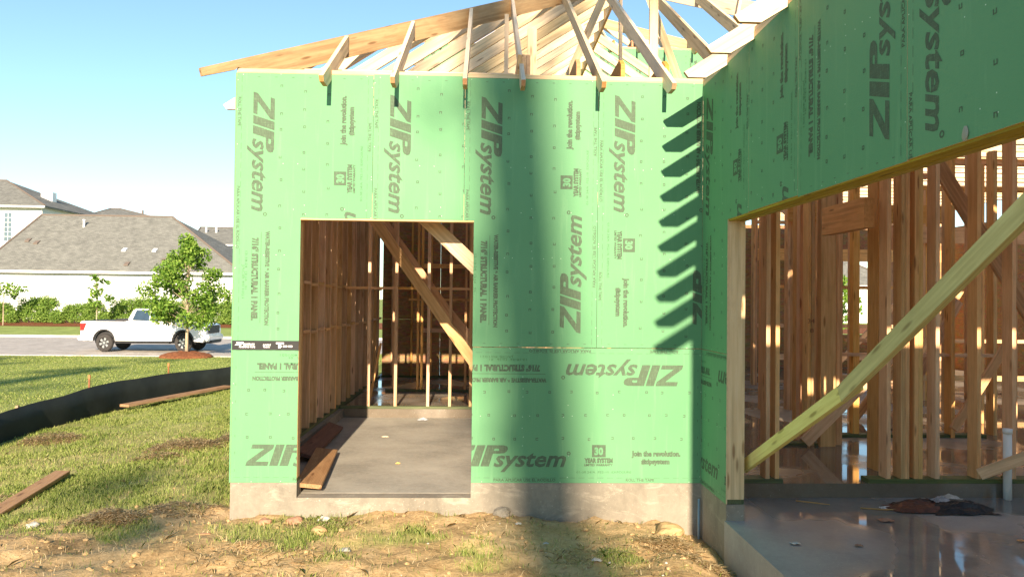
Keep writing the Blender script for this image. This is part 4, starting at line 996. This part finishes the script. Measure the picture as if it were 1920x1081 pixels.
MB().box(hxp(165, 90), hxp(280, 90), 90, 102, RZ, hzp(200, 410, 90)).build('wall', M['siding'], hC, tuple(-hC.location))
r_ = hip_roof(hC, hxp(170, 90), hxp(275, 90), 90, 102, hzp(220, 405, 90), hzp(210, 391, 96), hxp(205, 96), hxp(222, 96), 96); x = hxp(265, 94); MB().tube([(x, 94, 8), (x, 94, hzp(265, 394, 94))], [.12, .12], 6).build('roof_vent', M['darkroof'], r_)
hD = thing('distant_house', 'distant house roof with chimney pipes behind the right end of the white house', 'house', (-26, 84, RZ))
MB().box(hxp(362, 84), hxp(520, 84), 84, 96, RZ, hzp(400, 462, 84)).build('wall', M['siding'], hD, tuple(-hD.location))
r_ = hip_roof(hD, hxp(365, 84), hxp(520, 84), 84, 96, hzp(400, 458, 84), hzp(380, 426, 90), hxp(374, 90), hxp(470, 90), 90)
for px in (385, 404): x = hxp(px, 88); MB().tube([(x, 88, 4), (x, 88, hzp(px, 426, 88))], [.13, .13], 6).build('roof_vent', M['metal'], r_)
# beyond the house on the right (seen through the studs)
hE = thing('white_house', 'white neighbouring house glimpsed through the studs on the right', 'house', (32, 66, RZ))
MB().box(20, 44, 66, 78, RZ, 3.4).build('wall', M['siding'], hE, tuple(-hE.location)); hip_roof(hE, 20, 44, 66, 78, 3.5, 7.6, 26, 38, 72)
for k, (x, y, h) in enumerate(((13.2, 26, 6.5), (20.0, 31, 6.0), (9.0, 30, 6.5))):
    tree('garden_tree', ['green tree seen between the studs through the garage opening', 'farther green tree glimpsed at the right between studs', 'green tree glimpsed through the slit beside the doorway braces'][k], (x, y, RZ+.0), h, 1.9, .1, 36, 60, .24, egg, 'bark', 'leaf', .2, 30+k, csize=.28)
tree('garden_tree', 'green tree glimpsed through the dark studs at the right of the doorway', (3.2, 27, RZ), 5.5, 1.9, .1, 30, 60, .24, egg, 'bark', 'leaf', .2, 41, csize=.28)

# ---- pickup truck
def mk_paint():
    m, t, b = newmat('white_vehicle_paint', .25, .5); b.inputs['Base Color'].default_value = (.80, .81, .82, 1); b.inputs['Coat Weight'].default_value = .6; b.inputs['Coat Roughness'].default_value = .05
    n = noise(t, coords(t), 1.5, 4); t.links.new(ramp(t, n, [(.3, (.76, .77, .78)), (.7, (.83, .83, .83))]), b.inputs['Base Color']); return m
M['paint'] = mk_paint(); M['black'] = simple('black_plastic', (.02, .02, .022), .55, .4, 0, .2, 8); M['tyre'] = simple('tyre_rubber', (.045, .042, .04), .85, .2, 0, .25, 8, .3)
M['chrome'] = simple('bright_alloy', (.6, .6, .62), .3, .5, .8); M['tint'] = simple('tinted_glass', (.035, .06, .09), .12, .35, 0, .2, 2); M['rlight'] = simple('red_tail_lamp', (.55, .02, .02), .2, .5); M['hlight'] = simple('clear_head_lamp', (.6, .63, .66), .1, .6)
TYc = 28.0; tx0 = 2.2304+tn(140)*(TYc-1.0+6.72)
tk = thing('pickup_truck', 'white crew-cab pickup truck parked on the road behind the young tree', 'pickup', (tx0+.25, TYc, RZ)); tk.scale = (.94, .955, 1.0)
def arch(cx, r, z0, n=9): return [(cx-r*math.cos(math.pi*k/(n-1)), z0+r*math.sin(math.pi*k/(n-1))) for k in range(n)]
rx_, fx_ = 1.10, 4.78; ra = .49; zb = .50
# lower body side outline (x, z)
bot = [(0.12, zb)] + [(x, z) for x, z in arch(rx_, ra, zb)] + [(x, z) for x, z in arch(fx_, ra, zb)] + [(5.72, .46), (5.84, .62)]
top = [(5.86, .95), (5.80, 1.20), (5.62, 1.27), (4.40, 1.36), (4.15, 1.38), (2.12, 1.38), (2.10, 1.36), (.04, 1.36), (0.0, 1.30), (0.02, .70)]
MB().prism(bot+top, -1.0, 1.0, 'y').build('body', M['paint'], tk, bevel=.035, seg=2)
# cab: tapered greenhouse
def loft(lo, hi, zl, zh, yl, yh):
    vs = [(x, -yl, zl) for x in lo]+[(x, yl, zl) for x in reversed(lo)]+[(x, -yh, zh) for x in hi]+[(x, yh, zh) for x in reversed(hi)]
    return vs, [(3, 2, 1, 0), (4, 5, 6, 7), (0, 1, 5, 4), (1, 2, 6, 5), (2, 3, 7, 6), (3, 0, 4, 7)]
mb = MB(); vs, fs = loft((2.12, 4.42), (2.34, 3.62), 1.375, 1.93, .955, .74); mb.add(vs, fs); cab = mb.build('cab', M['paint'], tk, bevel=.07, seg=3)
def side_pt(x, z, s, off=.012):
    f = (z-1.375)/.555; return (x, s*(.955-.215*f+off), z)
for s in (-1, 1):
    for pts in ([(2.38, 1.43), (3.16, 1.41), (3.16, 1.87), (2.50, 1.87)], [(3.20, 1.41), (3.55, 1.40), (4.24, 1.41), (3.66, 1.86), (3.20, 1.87)]):
        MB().add([side_pt(x, z, s) for x, z in pts]+[side_pt(x, z, s, -.03) for x, z in pts], [tuple(range(len(pts)))]+[(i, (i+1) % len(pts), len(pts)+(i+1) % len(pts), len(pts)+i) for i in range(len(pts))]).build('side_window', M['tint'], tk)
    # door seams and handles
    for x in (2.18, 3.18, 4.20): MB().box(x-.008, x+.008, s*1.002-.003, s*1.002+.003, .60, 1.36).build('door_seam', M['black'], tk)
    MB().box(1.98, 2.0, s*1.002-.003, s*1.002+.003, .6, 1.36).build('door_seam', M['black'], tk)
    for x in (2.95, 3.95): MB().box(x-.09, x+.09, s*1.01-.015, s*1.01+.015, 1.13, 1.17).build('door_handle', M['paint'], tk)
    MB().box(1.75, 4.15, s*.94-.09, s*.94+.09, .40, .455).build('running_board', M['black'], tk, bevel=.015)
    mr = MB().box(3.98, 4.14, s*1.16-.12, s*1.16+.12, 1.33, 1.52).build('wing_mirror', M['black'], tk, bevel=.03)
    MB().prism([(-.02, .95), (-.02, 1.27), (.26, 1.27), (.14, .95)] if True else [], s*1.004-.012, s*1.004+.012, 'y').build('tail_light', M['rlight'], tk, (.03, 0, 0))
    MB().box(5.42, 5.845, s*.86-.13 if s > 0 else -1.01, 1.01 if s > 0 else -.73, 1.02, 1.20).build('headlight', M['hlight'], tk, bevel=.02)
    for cx in (rx_, fx_):
        # flare around the arch
        o_ = arch(cx, ra+.035, zb, 13); i_ = arch(cx, ra-.025, zb, 13); mb = MB()
        for k in range(12): mb.add([(o_[k][0], s*1.012, o_[k][1]), (o_[k+1][0], s*1.012, o_[k+1][1]), (i_[k+1][0], s*1.012, i_[k+1][1]), (i_[k][0], s*1.012, i_[k][1]),
                                   (o_[k][0], s*.96, o_[k][1]), (o_[k+1][0], s*.96, o_[k+1][1]), (i_[k+1][0], s*.96, i_[k+1][1]), (i_[k][0], s*.96, i_[k][1])],
                                  [(0, 1, 2, 3), (4, 5, 1, 0), (7, 6, 5, 4), (3, 2, 6, 7)])
        mb.build('arch_trim', M['black'], tk)
        # wheel
        wl = MB(); prof = [(.20, .23), (.22, .37), (.30, .405), (.36, .405), (.42, .37), (.44, .23)]; n = 28; vs = []; fs = []
        for k in range(n):
            a = 2*math.pi*k/n
            for yy_, r in prof: vs.append((r*math.cos(a), s*(yy_-.44), r*math.sin(a)))
        m_ = len(prof)
        for k in range(n):
            for j in range(m_-1): a = k*m_+j; b_ = ((k+1) % n)*m_+j; fs.append((a, a+1, b_+1, b_))
        wo = MB().add(vs, fs).build('wheel', M['tyre'], tk, (cx, s*.99, .405), sm=False)
        rim = MB(); rim.tube([(0, -s*.22, 0), (0, -s*.05, 0)], [.235, .235], 20); rm = rim.build('rim', M['black'], wo)
        sp = MB()
        for k in range(6):
            a = 2*math.pi*k/6+.3; c_, s_ = math.cos(a), math.sin(a)
            for da in (-.13, .13):
                c2, s2_ = math.cos(a+da), math.sin(a+da)
                sp.add([(.05*c_-.02*s_, -s*.03, .05*s_+.02*c_), (.05*c_+.02*s_, -s*.03, .05*s_-.02*c_), (.23*c2+.022*s_, -s*.03, .23*s2_-.022*c_), (.23*c2-.022*s_, -s*.03, .23*s2_+.022*c_),
                        (.05*c_-.02*s_, -s*.06, .05*s_+.02*c_), (.05*c_+.02*s_, -s*.06, .05*s_-.02*c_), (.23*c2+.022*s_, -s*.06, .23*s2_-.022*c_), (.23*c2-.022*s_, -s*.06, .23*s2_+.022*c_)],
                       [(0, 1, 2, 3), (7, 6, 5, 4), (0, 4, 5, 1), (1, 5, 6, 2), (2, 6, 7, 3), (3, 7, 4, 0)])
        sp.tube([(0, -s*.06, 0), (0, -s*.02, 0)], [.06, .05], 12); sp.build('spokes', M['chrome'], wo)
MB().box(.6, 5.3, -.8, .8, .38, .9).build('underbody', M['black'], tk); MB().box(.06, 2.05, -.93, .93, 1.355, 1.39).build('bed_rail', M['black'], tk); MB().box(1.4, 2.05, -.6, .5, 1.36, 1.46).build('bed_cargo', M['black'], tk, bevel=.03)
MB().box(-.16, .12, -.97, .97, .52, .72).build('rear_bumper', M['chrome'] if False else M['paint'], tk, bevel=.04); MB().box(5.62, 6.0, -.98, .98, .50, .78).build('front_bumper', M['paint'], tk, bevel=.05); MB().box(5.7, 6.01, -.7, .7, .40, .56).build('air_dam', M['black'], tk, bevel=.03)
gri = MB().box(5.80, 5.90, -.72, .72, .84, 1.20).build('grille', M['black'], tk, bevel=.02)
for z in (.93, 1.02, 1.11): MB().box(5.895, 5.91, -.68, .68, z-.012, z+.012).build('grille_bar', M['black'], gri)
MB().box(-.28, -.1, -.04, .04, .42, .50).build('tow_hitch', M['black'], tk)
ws = MB().add([(4.40, -.86, 1.40), (4.40, .86, 1.40), (3.70, .68, 1.89), (3.70, -.68, 1.89)], [(0, 1, 2, 3)]).build('windscreen', M['tint'], tk, (.03, 0, .01))

# ---- pines behind the photographer; their trunks and crowns throw the soft shade on wall and lawn
def pine(label, x, y, H, tr, seed, cb=.82, n=22, cr=3.2, lv=26, lean=0):
    tree('pine_tree', label, (x, y, -.5), H, cr, tr, n, lv, .55, lambda t: 1-.6*t, 'bark', 'pine', cb, seed, 'tree', 'tall pines behind the photographer', .45, .2, .4, lean)
pine('tall straight pine behind the photographer whose trunk shades the green wall', 5.60, -56, 33, .53, 3, lean=-.093)
pine('tall pine behind the photographer at far left', -9, -60, 31, .5, 5, .70, 16, 3.4, 16)
pine('pine behind the photographer shading the lawn', -15, -64, 33, .5, 6, .68, 18, 3.4, 16)
pine('pine behind the photographer nearest the left corner of the house', -.25, -57, 22.0, .4, 8, .86, 10, 1.9, 8)

pc = [o for o in bpy.data.objects if o.name.startswith('pine_tree')][0]
rg = np.random.default_rng(5); cs = [(-.093*z + rg.uniform(-.7, .2), rg.uniform(-.5, .5), z) for z in np.linspace(21, 25.6, 6)]
link('low_branches', leaf_mesh('low_branches', cs, [rg.uniform(.2, .4) for _ in cs], 22, .2, M['pine'], 1.2, rg), pc)
# ---- garage floor things
pp = thing('pvc_pipe', 'short white plastic pipe standing by the garage stud wall at the right edge', 'pipe', (7.065, -.045, 0))
M['pvc'] = simple('white_pvc', (.82, .83, .82), .4, .4, 0, .06); MB().tube([(0, 0, -.13), (0, 0, .50)], [.036, .036], 16).build('tube', M['pvc'], pp, sm=True); MB().tube([(0, 0, .47), (0, 0, .515)], [.041, .041], 16).build('collar', M['pvc'], pp, sm=True)
def crumple(name, sx_, sy_, h, seed, mat, n=26):
    V = []; F = []
    for j in range(n):
        for i in range(n):
            u, v = i/(n-1)-.5, j/(n-1)-.5; r = max(0, 1-(u*u+v*v)*3.6)
            z = h*r*(.35+1.3*float(fbm(u*6+seed, v*6+seed*2, 4)))+.012*float(fbm(u*22, v*22+seed, 2))
            V.append((u*sx_*(1+.35*float(vn(v*4+seed, 2))), v*sy_*(1+.35*float(vn(u*4+seed, 7))), z+.002))
    for j in range(n-1):
        for i in range(n-1): F.append((j*n+i, j*n+i+1, (j+1)*n+i+1, (j+1)*n+i))
    return mesh(name, V, F, mat)
rp = thing('rag_heap', 'wet heap of brown and black rags on the garage floor', 'rags', (6.18, -.36, -.13))
for nm, c, sz, mt in (('brown_cloth', (-.12, -.02, 0), (.50, .22, .055, 3), (.10, .035, .018)), ('black_cloth', (.17, -.06, 0), (.48, .25, .065, 7), (.015, .014, .014)), ('dark_leaves', (-.02, .07, 0), (.50, .20, .055, 12), (.05, .028, .02)),
                      ('grey_paper', (.08, .03, .055), (.13, .10, .035, 5), (.30, .30, .31)), ('pale_paper', (.19, .09, .06), (.16, .05, .03, 9), (.48, .42, .36)), ('white_scrap', (-.42, .0, 0), (.10, .05, .015, 4), (.6, .6, .58))):
    link(nm, crumple(nm, sz[0], sz[1], sz[2], sz[3], simple('wet_'+nm, mt, .5, .4, 0, .5, 14, .5)), rp, c)
M['twig'] = simple('straw_twig', (.40, .24, .09), .8)
for lb, p in (('thin straw twig on the wet garage floor', ((5.52, -.37, -.12), (5.7, -.41, -.122), (5.95, -.45, -.115))), ('curled brown twig in the puddle by the step', ((5.05, -.14, -.12), (5.13, -.22, -.11), (5.3, -.27, -.12)))):
    tag(MB().tube(p, [.006, .007, .004], 5).build('twig', M['twig']), lb, 'twig')
for lb, x, y, mt, r in (('brown dead leaf in the garage puddle', 5.55, -.72, M['redstone'], .04), ('small orange leaf on the garage floor', 6.3, -1.25, M['end'], .02), ('dark dead leaf in the foreground puddle', 5.0, -1.35, M['redstone'], .02), ('pale scrap at the garage slab edge', 4.55, -1.3, M['stone'], .025)):
    tag(link('leaf', crumple('leaf', r*2.4, r*1.6, r*.35, random.random()*9, mt, 8), None, (x, y, -.128)), lb, 'leaf')
tag(link('plastic_scrap', crumple('plastic_scrap', .12, .07, .03, 6, simple('clear_plastic_scrap', (.34, .35, .36), .2, .6)), None, (1.36, 4.25, -.13)), 'crumpled clear plastic scrap at the foot of the step in the room', 'litter')
tag(link('leaf', crumple('leaf', .04, .03, .01, 2, simple('yellow_leaf', (.6, .42, .12))), None, (1.33, 1.35, -.13)), 'small yellow leaf in the middle of the room floor', 'leaf')
tag(link('leaf', crumple('leaf', .07, .02, .008, 8, simple('pale_leaf', (.6, .5, .35))), None, (.99, 2.9, -.13)), 'pale thin leaf on the sunlit room floor', 'leaf')
for x, y, s_, lb in ((2.55, -.38, .022, 'white paper scrap on the dark dirt below the wall'), (3.1, -1.15, .03, 'pale crumpled wrapper at the bottom of the dirt'), (-1.95, -.35, .028, 'bluish plastic lid in the dirt by the plank'), (2.75, -.8, .018, 'tiny white scrap in the dirt by the garage')):
    tag(link('litter', crumple('litter', s_*2, s_*1.4, s_*.5, random.random()*9, M['palestone'], 9), None, (x, y, float(gz(x, y)+rough(x, y))+.004)), lb, 'litter')
flat_text(hs, [lambda p: p.text('34', 5.99-5.8, 1.42, .05, .08, .0), lambda p: p.text('. 8', 5.97-5.8, 1.31, .05, .09, .0)], M['red'], 'F', 1.55)
print('objects', len(bpy.data.objects))
